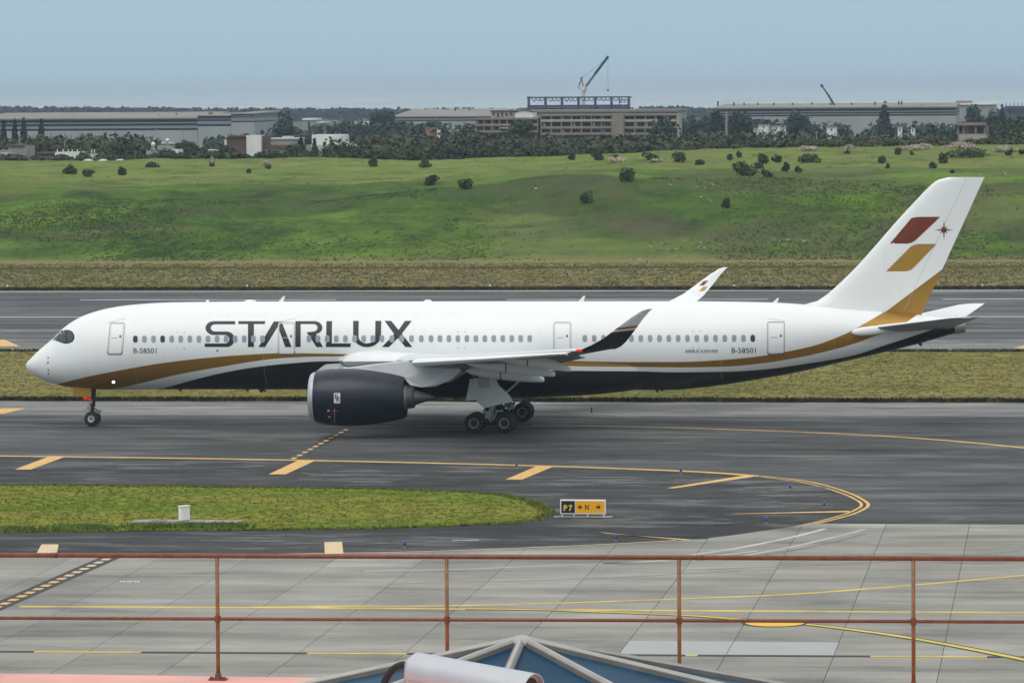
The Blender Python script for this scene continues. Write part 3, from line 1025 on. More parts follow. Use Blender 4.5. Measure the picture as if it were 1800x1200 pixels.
def hit(px, py, bvh=None, off=0.0):
    d = Vector(ray(px, py)).normalized()
    loc, nrm, _, _ = (bvh or FB).ray_cast(CL, d)
    if loc is None:
        return None
    if nrm.dot(d) > 0:
        nrm = -nrm
    return loc + nrm * off


def curve_from_px(pts, lat=-1.2):
    out = []
    for p in pts:
        h = hit(*p)
        out.append((h.x, h.z) if h is not None else L(p[0], p[1], lat))
    out.sort()
    q = [out[0]]
    for a in out[1:]:
        if a[0] > q[-1][0] + 0.05:
            q.append(a)
    return pchip([a[0] for a in q], [a[1] for a in q])


cU = curve_from_px([(103, 674.5), (153, 662), (222, 648.6), (278, 639), (361, 629), (417, 624.4), (500, 620.5), (620, 622.3), (700, 624.5), (850, 630), (975, 633.6), (1100, 636), (1189, 636),
                    (1278, 631.8), (1349, 624), (1382, 618), (1433, 606.7), (1478, 590), (1495.6, 582), (1515, 571), (1560, 545.6)])
cL = curve_from_px([(200, 683), (219, 680), (264, 669.4), (314, 658), (389, 644.4), (500, 629), (573, 626.4), (690, 626), (760, 629), (850, 635), (975, 641.7), (1100, 644.4), (1211, 645.5), (1278, 644),
                    (1344, 637.8), (1411, 626.7), (1455.6, 616.7), (1500, 604.4), (1530, 593.5), (1587, 570), (1614, 552.5)])
cD = curve_from_px([(276, 684), (289, 681.5), (333, 669.4), (389, 655.6), (444, 645.8), (500, 639.3), (573, 634.8), (650, 636), (760, 641), (975, 650), (1100, 651.8), (1189, 654), (1278, 653), (1344, 649),
                    (1411, 640), (1500, 624.4), (1550, 608.5), (1614, 587.5), (1650, 575), (1664, 568.5), (1675, 560)])


def paint_attrs(o, fns):
    me = o.data
    co = np.zeros(len(me.vertices) * 3)
    me.vertices.foreach_get("co", co)
    co = co.reshape(-1, 3)
    for nm, fn in fns.items():
        at = me.attributes.new(nm, 'FLOAT', 'POINT')
        at.data.foreach_set("value", np.clip(fn(co), -20, 20).astype(np.float32))


def livery_mat(name, layers, base, rough=0.4, seams=False):
    """layers: list of (expression over attributes >0, colour, metallic)"""
    m, t, b = nodes_mat(name)
    col = None
    n = noise(t, coords(t), 0.5, 4)
    col = ramp(t, n, [(0.3, tuple(c * 0.985 for c in base)), (0.7, base)])
    n2 = noise(t, coords(t, (3, 1, 0.25)), 1.2, 5, 0.6)
    dirt = ramp(t, n2, [(0.55, (1, 1, 1)), (0.8, (0.94, 0.935, 0.92))])
    col = mixc(t, 1.0, col, dirt, 'MULTIPLY')
    for lay_ in layers(t):
        col = mixc(t, lay_[0], col, lay_[1])
        if len(lay_) > 2:
            t.links.new(math_(t, 'MULTIPLY', lay_[0], lay_[2]), b.inputs["Metallic"])
    t.links.new(col, b.inputs["Base Color"])
    b.inputs["Roughness"].default_value = rough
    b.inputs["Coat Weight"].default_value = 0.1
    b.inputs["Coat Roughness"].default_value = 0.2
    MAT[name] = m
    return m


def attr(t, name):
    a = N(t, "ShaderNodeAttribute", attribute_name=name)
    return a.outputs["Fac"]


GOLD, NAVY, WHITE = (0.36, 0.195, 0.032), (0.007, 0.009, 0.014), (0.80, 0.80, 0.785)


def fus_layers(t):
    below_u = math_(t, 'LESS_THAN', attr(t, "gU"), 0.0)
    above_l = math_(t, 'GREATER_THAN', attr(t, "gL"), 0.0)
    gold = math_(t, 'MULTIPLY', below_u, above_l)
    navy = math_(t, 'LESS_THAN', attr(t, "gD"), 0.0)
    return [(gold, GOLD, 0.55), (navy, NAVY)]


paint_attrs(fus, {"gU": lambda c: c[:, 2] - cU(c[:, 0]), "gL": lambda c: c[:, 2] - cL(c[:, 0]), "gD": lambda c: c[:, 2] - cD(c[:, 0])})
livery_mat("fuselage_livery", fus_layers, WHITE)
fus.data.materials[0] = MAT["fuselage_livery"]
# APU exhaust collar at the tail
xe = XT
zc_, zh_ = L(1697, 571.7)[1], 0.40
MB().revolve([(-0.72, 0.60), (-0.70, 0.64), (-0.05, 0.50), (0.02, 0.47), (0.02, 0.36), (-0.4, 0.30)], (xe, 0, zc_ + 0.01), 'x', 32).build("exhaust_collar", "ring_metal", jet, True)

# --- belly fairing
fair = MB()
fx = np.linspace(20.9, 44.5, 60)
fairV = []
nk = 56
for x in fx:
    u = (x - 20.9) / 23.6
    e = max(0.0, 1 - abs(2 * u - 0.92) ** 2.6 / (1.08 ** 2.6 if u > 0.46 else 0.92 ** 2.6)) ** 0.55
    hw, ztop_, zbot_ = 2.25 + 1.13 * e, 4.30 + 0.50 * e, 3.05 - 1.0 * e
    for k in range(nk):
        a = pi + pi * k / (nk - 1)
        cx, sx_ = cos(a), sin(a)
        fairV.append((x, hw * math.copysign(abs(cx) ** 0.75, cx), ztop_ + (ztop_ - zbot_) * math.copysign(abs(sx_) ** 0.8, sx_)))
ff = [(j * nk + k, j * nk + k + 1, (j + 1) * nk + k + 1, (j + 1) * nk + k) for j in range(59) for k in range(nk - 1)]
fairing = mesh("belly_fairing", fairV, ff, "ac_white", jet, True)
pa, pb, pc = L(700, 672, -3.2), L(790, 673, -3.2), L(826, 651, -3.2)


def fair_navy(c):
    zline = np.interp(c[:, 0], [pa[0] - 8, pa[0], pb[0], pc[0], pc[0] + 4, 60], [pa[1] - 0.1, pa[1], pb[1], pc[1], pc[1] + 0.3, pc[1] + 0.4])
    return c[:, 2] - zline


XS = pc[0] + 2.0
paint_attrs(fairing, {"gD": lambda c: np.where(c[:, 0] > XS, c[:, 2] - cD(c[:, 0]), fair_navy(c)), "gU": lambda c: np.where(c[:, 0] > XS, c[:, 2] - cU(c[:, 0]), 5.0), "gL": lambda c: c[:, 2] - cL(c[:, 0])})
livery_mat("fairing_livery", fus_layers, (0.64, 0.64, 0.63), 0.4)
fairing.data.materials[0] = MAT["fairing_livery"]

# --- wings
AF = [(0.0, 0.0), (0.012, 0.30), (0.04, 0.55), (0.1, 0.83), (0.2, 1.0), (0.35, 1.05), (0.5, 0.95), (0.7, 0.62), (0.88, 0.25), (1.0, 0.03)]   # upper, unit half-thickness
AFL = [(0.88, 0.05), (0.7, -0.30), (0.5, -0.72), (0.35, -0.92), (0.2, -0.90), (0.1, -0.72), (0.04, -0.48), (0.012, -0.26)]


def loft(secs, name, mats, parent, sgn=1, upper_mi=0, lower_mi=0, black_from=None):
    """secs: (LE xyz, TE xyz, thickness ratio); y given positive = away from centre, sgn applied"""
    n = len(secs)
    V, Fs, mi = [], [], []
    prof = AF + AFL
    kk = len(prof)
    LE = [np.array(s[0]) for s in secs]
    TE = [np.array(s[1]) for s in secs]
    for j in range(n):
        a, b_ = max(0, j - 1), min(n - 1, j + 1)
        tv = (LE[b_] + TE[b_]) / 2 - (LE[a] + TE[a]) / 2
        tv[0] = 0
        tv /= np.linalg.norm(tv)
        c = TE[j] - LE[j]
        nrm = np.cross(c, tv)
        nrm /= np.linalg.norm(nrm)
        if nrm[2] < 0:
            nrm = -nrm
        if abs(nrm[2]) < 0.3 and nrm[1] > 0:
            nrm = -nrm
        ch = np.linalg.norm(c)
        for u, v in prof:
            p = LE[j] + c * u + nrm * v * secs[j][2] * ch / 2
            V.append((p[0], sgn * p[1], p[2]))
    for j in range(n - 1):
        for k in range(kk):
            Fs.append((j * kk + k, j * kk + (k + 1) % kk, (j + 1) * kk + (k + 1) % kk, (j + 1) * kk + k))
            mi.append(upper_mi if k < len(AF) - 1 else lower_mi)
    Fs.append(tuple(range(kk)))
    Fs.append(tuple((n - 1) * kk + k for k in range(kk)))
    mi += [lower_mi, lower_mi]
    if sgn < 0:
        Fs = [tuple(reversed(f)) for f in Fs]
    o = mesh(name, V, Fs, mats, parent, True, mi)
    bm = bmesh.new(); bm.from_mesh(o.data); bmesh.ops.recalc_face_normals(bm, faces=bm.faces); bm.to_mesh(o.data); bm.free()
    md = o.modifiers.new("edges", 'EDGE_SPLIT')
    md.split_angle = radians(50)
    return o


def P3(px, py, lat):       # near (left) wing point with positive span
    x, z = L(px, py, -lat)
    return np.array((x, lat, z))


def sec(le, chord, tr, inc):
    te = np.array(le) + np.array((chord * cos(radians(inc)), 0, -chord * sin(radians(inc))))
    return (np.array(le), te, tr)


W = [sec((22.2, 1.5, 4.72), 14.4, .125, 3.2), sec((23.0, 3.1, 4.80), 13.0, .125, 3.0), sec((25.4, 6.0, 4.98), 10.9, .12, 2.6), sec((29.2, 11.0, 5.30), 8.3, .112, 2.0),
     sec((32.6, 15.5, 5.72), 6.9, .105, 1.4), sec((35.9, 20.0, 6.15), 5.6, .10, -0.3), sec((39.2, 24.5, 6.60), 4.2, .098, -1.6), sec((41.2, 27.3, 6.88), 3.2, .095, -2.4)]
wt = [(P3(1016, 616.5, 29.2), P3(1082, 613.5, 29.6), .10), (P3(1040, 606, 30.2), P3(1092, 608.5, 30.4), .10), (P3(1061, 594.5, 31.0), P3(1101, 600, 31.05), .10),
      (P3(1089, 573, 31.75), P3(1118.5, 577, 31.8), .10), (P3(1110, 557.5, 32.1), P3(1131, 559.5, 32.1), .10), (P3(1128, 546, 32.3), P3(1142, 547, 32.3), .10), (P3(1138, 543, 32.38), P3(1147, 542.6, 32.4), .10)]
zA, zB, zC, zD = L(1089, 583, -31.8)[1], L(1089, 579.5, -31.8)[1], L(1089, 575.8, -31.8)[1], 0


def wl_layers(t):
    v = coords(t)
    s = N(t, "ShaderNodeSeparateXYZ")
    t.links.new(v, s.inputs[0])
    xz = math_(t, 'SUBTRACT', s.outputs[2], math_(t, 'MULTIPLY', math_(t, 'SUBTRACT', s.outputs[0], 45.4), 0.12))
    nv = math_(t, 'LESS_THAN', xz, zA)
    g_ = math_(t, 'MULTIPLY', math_(t, 'GREATER_THAN', xz, zB), math_(t, 'LESS_THAN', xz, zC))
    return [(nv, NAVY), (g_, (0.22, 0.10, 0.03))]


livery_mat("winglet_outer", wl_layers, (0.62, 0.62, 0.63), 0.3)  # outer white greyed: its shade is painted into the base colour
for sgn in (-1, 1):
    wing = loft(W + [wt[0]], "wing", ["ac_lightgrey", "wing_under_shaded"], jet, sgn, 0, 1)
    wl = loft(wt, "winglet", ["ac_white", "winglet_outer"], jet, sgn, 0, 1)
    # drooped leading-edge slat
    def slat(name, l0, l1, drop=0.17, fwd=0.28):
        V, Fs = [], []
        arc = [(0.16, 0.9), (0.09, 0.80), (0.04, 0.56), (0.012, 0.30), (-0.004, 0.0), (0.01, -0.32), (0.035, -0.52), (0.055, -0.40), (0.03, -0.1), (0.06, 0.35), (0.16, 0.82)]
        lats = np.linspace(l0, l1, 14)
        sy = [s[0][1] for s in W] + [wt[0][0][1]]
        allw = W + [wt[0]]
        for la in lats:
            le = np.array([np.interp(la, sy, [s[0][k] for s in allw]) for k in range(3)])
            te = np.array([np.interp(la, sy, [s[1][k] for s in allw]) for k in range(3)])
            tr = np.interp(la, sy, [s[2] for s in allw])
            ch = np.linalg.norm(te - le)
            for u, v in arc:
                V.append((le[0] + u * ch * 1.1 - fwd, sgn * la, le[2] + v * tr * ch / 2 * 1.12 - drop))
        k = len(arc)
        for j in range(13):
            Fs += [(j * k + i, j * k + (i + 1) % k, (j + 1) * k + (i + 1) % k, (j + 1) * k + i) for i in range(k)]
        Fs += [tuple(range(k)), tuple(13 * k + i for i in range(k))]
        o = mesh(name, V, Fs, "ac_white", jet, True)  # whiter than the grey wing: skylight on the leading edge is in the colour
        bm = bmesh.new(); bm.from_mesh(o.data); bmesh.ops.recalc_face_normals(bm, faces=bm.faces); bm.to_mesh(o.data); bm.free()
        md = o.modifiers.new("edges", 'EDGE_SPLIT'); md.split_angle = radians(45)
    slat("slat", 11.5, 16.9); slat("slat", 16.95, 22.4); slat("slat", 22.45, 28.3)
    slat("inner_slat", 3.6, 9.4, 0.04, 0.05)
    # flap panels, a little lowered
    sy = [s[0][1] for s in W] + [wt[0][0][1]]
    allw = W + [wt[0]]
    for l0, l1 in ((3.4, 10.6), (10.7, 20.4)):
        V, Fs = [], []
        for la in (l0, l1):
            te = np.array([np.interp(la, sy, [s[1][k] for s in allw]) for k in range(3)])
            ch = np.interp(la, sy, [np.linalg.norm(s[1] - s[0]) for s in allw])
            q = ch * 0.20
            for u, v in ((-q, 0.10), (-q * 0.6, 0.16), (q * 0.35, -0.16), (q * 0.35, -0.19), (-q * 0.6, -0.12), (-q, -0.02)):
                V.append((te[0] + u, sgn * la, te[2] + v + 0.02))
        Fs = [(i, (i + 1) % 6, 6 + (i + 1) % 6, 6 + i) for i in range(6)] + [tuple(range(6)), tuple(range(11, 5, -1))]
        mesh("flap", V, Fs, "wing_under_shaded", jet)
    # flap-track fairings (canoes)
    for la, s0, s1, rr in ((20.0, (924, 629), (1004, 654.7), 0.36), (15.5, (886.7, 640), (976, 662.7), 0.40), (10.6, (877, 652), (957, 672), 0.43)):
        a = np.array(L(s0[0], s0[1] + 2, -la)); e = np.array(L(s1[0], s1[1] - 4.5, -la))
        dirv = (e - a)
        a2 = a - dirv * 0.75 * np.array((1, 0.25))
        V, Fs = [], []
        stn = [(0, 0.05), (0.08, 0.5), (0.2, 0.8), (0.4, 1.0), (0.6, 1.0), (0.8, 0.78), (0.93, 0.52), (0.995, 0.30), (1.0, 0.05)]
        ctrl = [a2, a, e]
        for u, r_ in stn:
            p = (1 - u) ** 2 * a2 + 2 * u * (1 - u) * (a + np.array((0.5, 0.12))) + u * u * e
            for k in range(16):
                q = 2 * pi * k / 16
                V.append((p[0], sgn * (la + rr * 0.62 * r_ * cos(q)), p[1] + rr * 1.15 * r_ * sin(q)))
        Fs = [(j * 16 + k, j * 16 + (k + 1) % 16, (j + 1) * 16 + (k + 1) % 16, (j + 1) * 16 + k) for j in range(len(stn) - 1) for k in range(16)]
        fob = mesh("flap_track_fairing", V, Fs, "ac_white", jet, True)
        # seam ring of the movable rear half
        V = []
        for u in (0.435, 0.45):
            p = (1 - u) ** 2 * a2 + 2 * u * (1 - u) * (a + np.array((0.5, 0.12))) + u * u * e
            V += [(p[0], sgn * (la + rr * 0.645 * cos(2 * pi * k / 24)), p[1] + rr * 1.185 * sin(2 * pi * k / 24)) for k in range(24)]
        mesh("seam_ring", V, [(k, (k + 1) % 24, 24 + (k + 1) % 24, 24 + k) for k in range(24)], "seam", fob)
    # navigation light
    q = P3(1019, 615.5, 29.3)
    MB().revolve([(-0.25, 0.02), (-0.12, 0.09), (0.15, 0.1), (0.3, 0.02)], (q[0], sgn * (q[1] + 0.05), q[2]), 'x', 10).build("navigation_light", "lamp_red" if sgn < 0 else "pane_grey", jet, True)
    if sgn < 0:
        NEARW = wl
    else:
        FARW = wl

# --- engines
CZ = 2.77
nac = [(22.22, 1.52), (22.235, 1.58), (22.30, 1.635), (22.42, 1.69), (22.9, 1.82), (23.6, 1.92), (24.7, 1.975), (25.7, 1.93), (26.8, 1.80), (27.9, 1.62), (28.55, 1.46), (28.72, 1.40)]
f_n = pchip([p[0] for p in nac], [p[1] for p in nac])
for sgn in (-1, 1):
    ly = 10.5 * sgn
    prof = [(x, float(f_n(x))) for x in list(np.linspace(22.58, 28.72, 30))] + [(28.70, 1.36), (27.0, 1.40)]
    cowl = MB().revolve(prof, (0, ly, CZ), 'x', 64).build("engine_cowl", "nacelle_navy", jet, True)
    md = cowl.modifiers.new("edges", 'EDGE_SPLIT'); md.split_angle = radians(60)
    lip = [(22.58, float(f_n(22.58)) + 0.002)] + [(x, float(f_n(x))) for x in (22.5, 22.42, 22.3, 22.235)] + [(22.21, 1.53), (22.22, 1.47), (22.28, 1.42), (22.5, 1.38), (23.4, 1.44)]
    MB().revolve(lip, (0, ly, CZ), 'x', 64).build("inlet_lip", "lip_metal", jet, True)
    MB().revolve([(22.5, 1.385), (23.4, 1.45), (24.0, 1.48)], (0, ly, CZ), 'x', 48).build("inlet_duct", "ac_grey", jet, True)
    fan = MB()
    for k in range(22):
        q = 2 * pi * k / 22
        V = []
        for r_ in (0.35, 0.9, 1.46):
            tw = radians(30 + 30 * (r_ - 0.35) / 1.1)
            for s_ in (-0.16, 0.16):
                dq = s_ * sin(tw) / r_ * (0.8 + 0.5 * r_)
                V.append((23.7 + s_ * cos(tw), ly + r_ * cos(q + dq), CZ + r_ * sin(q + dq)))
        fan.add(V, [(0, 1, 3, 2), (2, 3, 5, 4)])
    fan.revolve([(24.0, 1.47), (24.0, 0.0)], (0, ly, CZ), 'x', 24)
    fan.build("fan", "hub_dark", jet)
    MB().revolve([(23.1, 0.01), (23.2, 0.12), (23.5, 0.30), (23.75, 0.40)], (0, ly, CZ), 'x', 24).build("spinner", "gear_dark", jet, True)
    MB().revolve([(27.2, 1.20), (28.1, 1.08), (28.66, 0.93)], (0, ly, CZ), 'x', 40).build("core_cowl", "gear_dark", jet, True)
    MB().revolve([(28.60, 0.80), (28.62, 0.87), (28.85, 0.84), (28.86, 0.72)], (0, ly, CZ), 'x', 40).build("nozzle_ring", "ring_metal", jet, True)
    MB().revolve([(28.80, 0.80), (29.30, 0.73), (29.34, 0.69), (29.0, 0.62)], (0, ly, CZ), 'x', 40).build("core_nozzle", "hot_metal", jet, True)
    MB().revolve([(28.9, 0.60), (29.4, 0.52), (30.0, 0.33), (30.55, 0.14), (30.75, 0.03)], (0, ly, CZ), 'x', 32).build("exhaust_plug", "hot_metal", jet, True)
    # pylon
    pyl = [L(*p, -10.5) for p in [(596, 648), (650, 641), (712, 634), (800, 636), (812, 652), (792, 668), (766, 679), (742, 681), (722, 677), (712, 666), (690, 664), (640, 656)]]
    pm = MB()
    n = len(pyl)
    V = []
    for yy, sc_ in ((-0.26, 1), (0.26, 1)):
        V += [(p[0], ly + yy * (0.25 if k in (0, 6, 7) else 1.0), p[1]) for k, p in enumerate(pyl)]
    pm.add(V, [tuple(range(n)), tuple(range(2 * n - 1, n - 1, -1))] + [(k, n + k, n + (k + 1) % n, (k + 1) % n) for k in range(n)])
    pm.build("pylon", "ac_lightgrey", jet, False, 0.05)
    if sgn < 0:
        COWL = cowl
NB = bvh_of(COWL)


# --- decals: pixel outlines laid on a curved skin, a few millimetres proud
def lay(name, polys, bvh, off, mats, parent, step=4.0, midx=None):
    bm = bmesh.new()
    for k, poly in enumerate(polys):
        vs_ = [bm.verts.new((p[0], p[1], 0)) for p in poly]
        try:
            f = bm.faces.new(vs_)
            f.material_index = midx[k] if midx else 0
        except ValueError:
            pass
    bm.normal_update()
    bmesh.ops.triangulate(bm, faces=bm.faces[:])
    ys = [v.co.y for v in bm.verts]
    y = math.floor(min(ys) / step) * step + step
    while y < max(ys):
        bmesh.ops.bisect_plane(bm, geom=bm.verts[:] + bm.edges[:] + bm.faces[:], plane_co=(0, y, 0), plane_no=(0, 1, 0))
        y += step
    dead = []
    for v in bm.verts:
        h = hit(v.co.x, v.co.y, bvh, off)
        if h is None:
            dead.append(v)
        else:
            v.co = h
    if dead:
        bmesh.ops.delete(bm, geom=dead, context='VERTS')
    me = bpy.data.meshes.new(name)
    bm.to_mesh(me)
    bm.free()
    for q in ([mats] if isinstance(mats, str) else mats):
        me.materials.append(MAT[q])
    # faces must look at the camera
    for p in me.polygons:
        if p.normal.dot(CL - p.center) < 0:
            p.flip()
    return link(name, me, parent)


def stroke(pts, ws):
    """outline polygon of a stroke with per-point widths (pixels)"""
    P = [np.array(p, float) for p in pts]
    Lf, Rt = [], []
    for k, p in enumerate(P):
        a, b_ = P[max(0, k - 1)], P[min(len(P) - 1, k + 1)]
        d = (b_ - a) / np.linalg.norm(b_ - a)
        n = np.array((-d[1], d[0])) * ws[k] / 2
        Lf.append(p + n)
        Rt.append(p - n)
    return [tuple(p) for p in Lf + Rt[::-1]]


def arcp(cx, cy_, rx, ry, a0, a1, n=8):
    return [(cx + rx * cos(radians(a0 + (a1 - a0) * k / n)), cy_ + ry * sin(radians(a0 + (a1 - a0) * k / n))) for k in range(n + 1)]


Zs = lambda pts: [(340 + x / 4.286, 520 + y / 4.286) for x, y in pts]      # detail-view coordinates
def band(outer, innr):
    return outer + innr[::-1]


S_out = [(315, 190)] + arcp(150, 240, 60, 50, -90, -180, 8) + arcp(150, 238, 60, 50, 180, 95, 8)
S_poly = ([(315, 190), (160, 190)] + arcp(155, 242, 64, 52, -90, -270, 14)[1:] + [(240, 294)] + arcp(240, 326, 30, 32, -90, 90, 10)[1:] + [(85, 358), (85, 384), (245, 384)]
          + arcp(252, 326, 58, 58, 90, -90, 14) + [(160, 268)] + arcp(165, 241, 34, 27, 90, 270, 12) + [(315, 214)])
letters = {
    "S": [S_poly],
    "T": [[(338, 190), (542, 190), (537, 212), (456, 212), (456, 385), (411, 385), (411, 212), (338, 212)]],
    "A": [[(490, 385), (540, 385), (634, 235), (634, 226), (692, 385), (740, 385), (664, 192), (606, 192)]],
    "R": [[(768, 190), (910, 190)] + arcp(912, 239, 60, 49, -90, 78, 10) + [(976, 385), (928, 385), (852, 274), (905, 268)] + arcp(905, 240, 30, 28, 90, -90, 8) + [(808, 212), (808, 385), (768, 385)]],
    "L": [[(1002, 190), (1045, 190), (1042, 357), (1186, 357), (1184, 385), (998, 385)]],
    "U": [[(1203, 188), (1246, 188), (1244, 300)] + arcp(1306, 302, 63, 56, 180, 0, 12) + [(1371, 188), (1416, 188), (1413, 300)] + arcp(1308, 298, 105, 88, 0, 180, 14)],
    "X": [[(1440, 188), (1490, 188), (1546, 256), (1594, 188), (1645, 188), (1570, 285), (1650, 385), (1597, 385), (1541, 318), (1473, 385), (1420, 385), (1512, 287)]],
}
for ch, polys in letters.items():
    lay("title_letter", [Zs(p) for p in polys], FB, 0.010, "letter_navy", fus, 3.0)

_fc = {}


def text_px(name, body, rect, bvh, off, mat, parent, weight=0.0):
    cu = bpy.data.curves.new("t", 'FONT')
    cu.body = body
    cu.offset = weight
    cu.resolution_u = 3
    ob = bpy.data.objects.new("t", cu)
    COL.objects.link(ob)
    dg = bpy.context.evaluated_depsgraph_get()
    me0 = bpy.data.meshes.new_from_object(ob.evaluated_get(dg))
    bpy.data.objects.remove(ob)
    co = np.array([v.co[:] for v in me0.vertices])
    lo, hi = co.min(0), co.max(0)
    x0, y0, x1, y1 = rect
    polys = [[(x0 + (co[i][0] - lo[0]) / (hi[0] - lo[0]) * (x1 - x0), y1 - (co[i][1] - lo[1]) / (hi[1] - lo[1]) * (y1 - y0)) for i in p.vertices] for p in me0.polygons]
    return polys


def lay_text(name, body, rect, bvh, off, mat, parent, weight=0.0):
    return lay(name, text_px(name, body, rect, bvh, off, mat, parent, weight), bvh, off, mat, parent, 50)


lay_text("registration", "B-58501", (234.7, 611.7, 275, 620.8), FB, 0.010, "letter_navy", fus, 0.006)
lay_text("registration", "B-58501", (1286, 611.2, 1328.6, 620.2), FB, 0.010, "letter_navy", fus, 0.006)
lay_text("type_lettering", "AIRBUS A350-900", (1204, 614.2, 1261.5, 620), FB, 0.010, "letter_navy", fus, 0.006)


def rrect(cx, cy_, w_, h_, r_, n=4, sk=0.0):
    out = []
    for (sx_, sy_, a0) in ((1, -1, -90), (1, 1, 0), (-1, 1, 90), (-1, -1, 180)):
        for k in range(n + 1):
            a = radians(a0 + 90 * k / n)
            x, y = sx_ * (w_ / 2 - r_) + r_ * cos(a), sy_ * (h_ / 2 - r_) + r_ * sin(a)
            out.append((cx + x - sk * y, cy_ + y))
    return out


def ring(cx, cy_, w_, h_, r_, th, sk=0.0, n=4):
    """list of quads forming a frame"""
    o = rrect(cx, cy_, w_, h_, r_, n, sk)
    i = rrect(cx, cy_, w_ - 2 * th, h_ - 2 * th, max(0.3, r_ - th), n, sk)
    k = len(o)
    return [[o[j], o[(j + 1) % k], i[(j + 1) % k], i[j]] for j in range(k)]


wins = [238 + 15.95 * k for k in range(15)] + [543 + 16.05 * k for k in range(8)] + [671.5 + 17.3 * k for k in range(5)] + [757.6 + 15.77 * k for k in range(12)]
wins += [1028 + 16.4 * k for k in range(19)]
for k, x in enumerate(wins):
    dark = min(abs(x - d) for d in (238, 286, 1323)) < 3
    yw = 595.8 - 1.4 * (x - 238) / 1085
    cyw = yw
    o = lay("cabin_window", [rrect(x, cyw, 6.9, 11.2, 3.2)] + ring(x, cyw, 8.3, 12.6, 3.9, 0.7), FB, 0.014, ["pane_dark" if dark else "pane_grey", "seam" if dark else "pane_rim"], fus, 3.0, [0] + [1] * 20)
for (cx, cy_, w_, h_, sk, low) in ((204.3, 594.6, 26.6, 55.5, 0.085, 1), (503.5, 594.2, 30, 56, 0, 1), (988.5, 594, 31, 56, 0, 0), (1364, 593.6, 31, 57, -0.0, 1)):
    d = lay("passenger_door", [rrect(cx, cy_, w_ - 3, h_ - 3, 3, 4, sk)], FB, 0.004, "ac_white", jet, 3.0)
    if abs(cx - 503) < 3:
        bpy.data.objects.remove(d)
        d = lay("passenger_door", ring(cx, cy_, w_ - 1.6, h_ - 1.6, 3.4, 1.2, sk), FB, 0.013, "ac_white", jet, 3.0)
    lay("door_seam", ring(cx, cy_, w_, h_, 4, 0.75, sk), FB, 0.016, "seam", d, 3.0)
    lay("door_seam", ring(cx, cy_, w_ - 4.4, h_ - 4.4, 2.6, 0.45, sk), FB, 0.016, "seam_light", d, 3.0)
    if low:
        b0 = cy_ + h_ / 2
        s_ = -sk * h_ / 2
        lay("door_sill", [[(cx - w_ / 2 - 0.8 + s_, b0 - 5), (cx - w_ / 2 + 0.2 + s_, b0 - 5), (cx - w_ / 2 + 3 + s_, b0 - 0.3), (cx + w_ / 2 - 3 + s_, b0 - 0.3), (cx + w_ / 2 - 0.2 + s_, b0 - 5), (cx + w_ / 2 + 0.8 + s_, b0 - 5),
                           (cx + w_ / 2 + s_ - 0.8, b0), (cx + w_ / 2 - 3 + s_, b0 + 1.2), (cx - w_ / 2 + 3 + s_, b0 + 1.2), (cx - w_ / 2 + 0.8 + s_, b0)]], FB, 0.020, "seam", d, 3.0)
    wx = cx + w_ * 0.27
    lay("door_window", [rrect(wx, cy_ - 3.5, 3.6, 4.4, 1.6)], FB, 0.018, "seam", d)
    lay("door_handle", [rrect(cx - 3.5, cy_ - 0.8, 12, 1.1, 0.4)], FB, 0.018, "seam_light", d)
    if low:
        lay("door_gutter", [[(cx - 15, cy_ - h_ / 2 - 3.2 + (3 if cx < 1000 else -3)), (cx + 16, cy_ - h_ / 2 - 4.2 + (-3 if cx < 1000 else 3)), (cx + 16, cy_ - h_ / 2 - 3.6 + (-3 if cx < 1000 else 3)), (cx - 15, cy_ - h_ / 2 - 2.6 + (3 if cx < 1000 else -3))]], FB, 0.012, "seam_light", d)
# small ports round the windows
for (a, b_) in ((312, 583.5), (324, 583.5), (312, 612.5), (324, 612.5), (805.5, 611), (817.5, 611), (805.5, 583), (817.5, 583), (1218, 582), (1231, 582), (1218, 611.5), (1230, 611.5)):
    lay("static_port", [rrect(a, b_, 1.7, 1.7, 0.7, 2)], FB, 0.012, "seam", fus)
for (a, b_, r_) in ((84.8, 629, 2.6), (84.5, 637, 3.2), (85, 650, 2.6), (85.8, 656.8, 2.6), (62, 649.5, 1.2), (382, 616, 3.6)):
    lay("probe", [rrect(a, b_, r_, r_, r_ * 0.45, 3)], FB, 0.012, "seam", fus)
# fuselage skin joints, faint
for x in (8.4, 17.6, 26.0, 40.2, 49.6, 57.4):
    V, Fs = [], []
    s = sqrt(x)
    for k in range(0, 60):
        a = radians(200 + 140 * 0) + radians(-100 + 170 * k / 59) + pi * 0.0
        a = pi + radians(-78 + 140 * k / 59)
        for dx in (-0.006, 0.006):
            s2 = sqrt(x + dx)
            zt, zb, w_, zm = float(f_top(s2)), float(f_bot(s2)), float(f_w(s2)), float(zmp(x))
            V.append((x + dx, (w_ + 0.004) * cos(a), zm + ((zt - zm) if sin(a) > 0 else (zm - zb)) * sin(a) * 1.001))
    Fs = [(2 * k, 2 * k + 1, 2 * k + 3, 2 * k + 2) for k in range(59)]
    mesh("skin_joint", V, Fs, "skin_seam", fus)

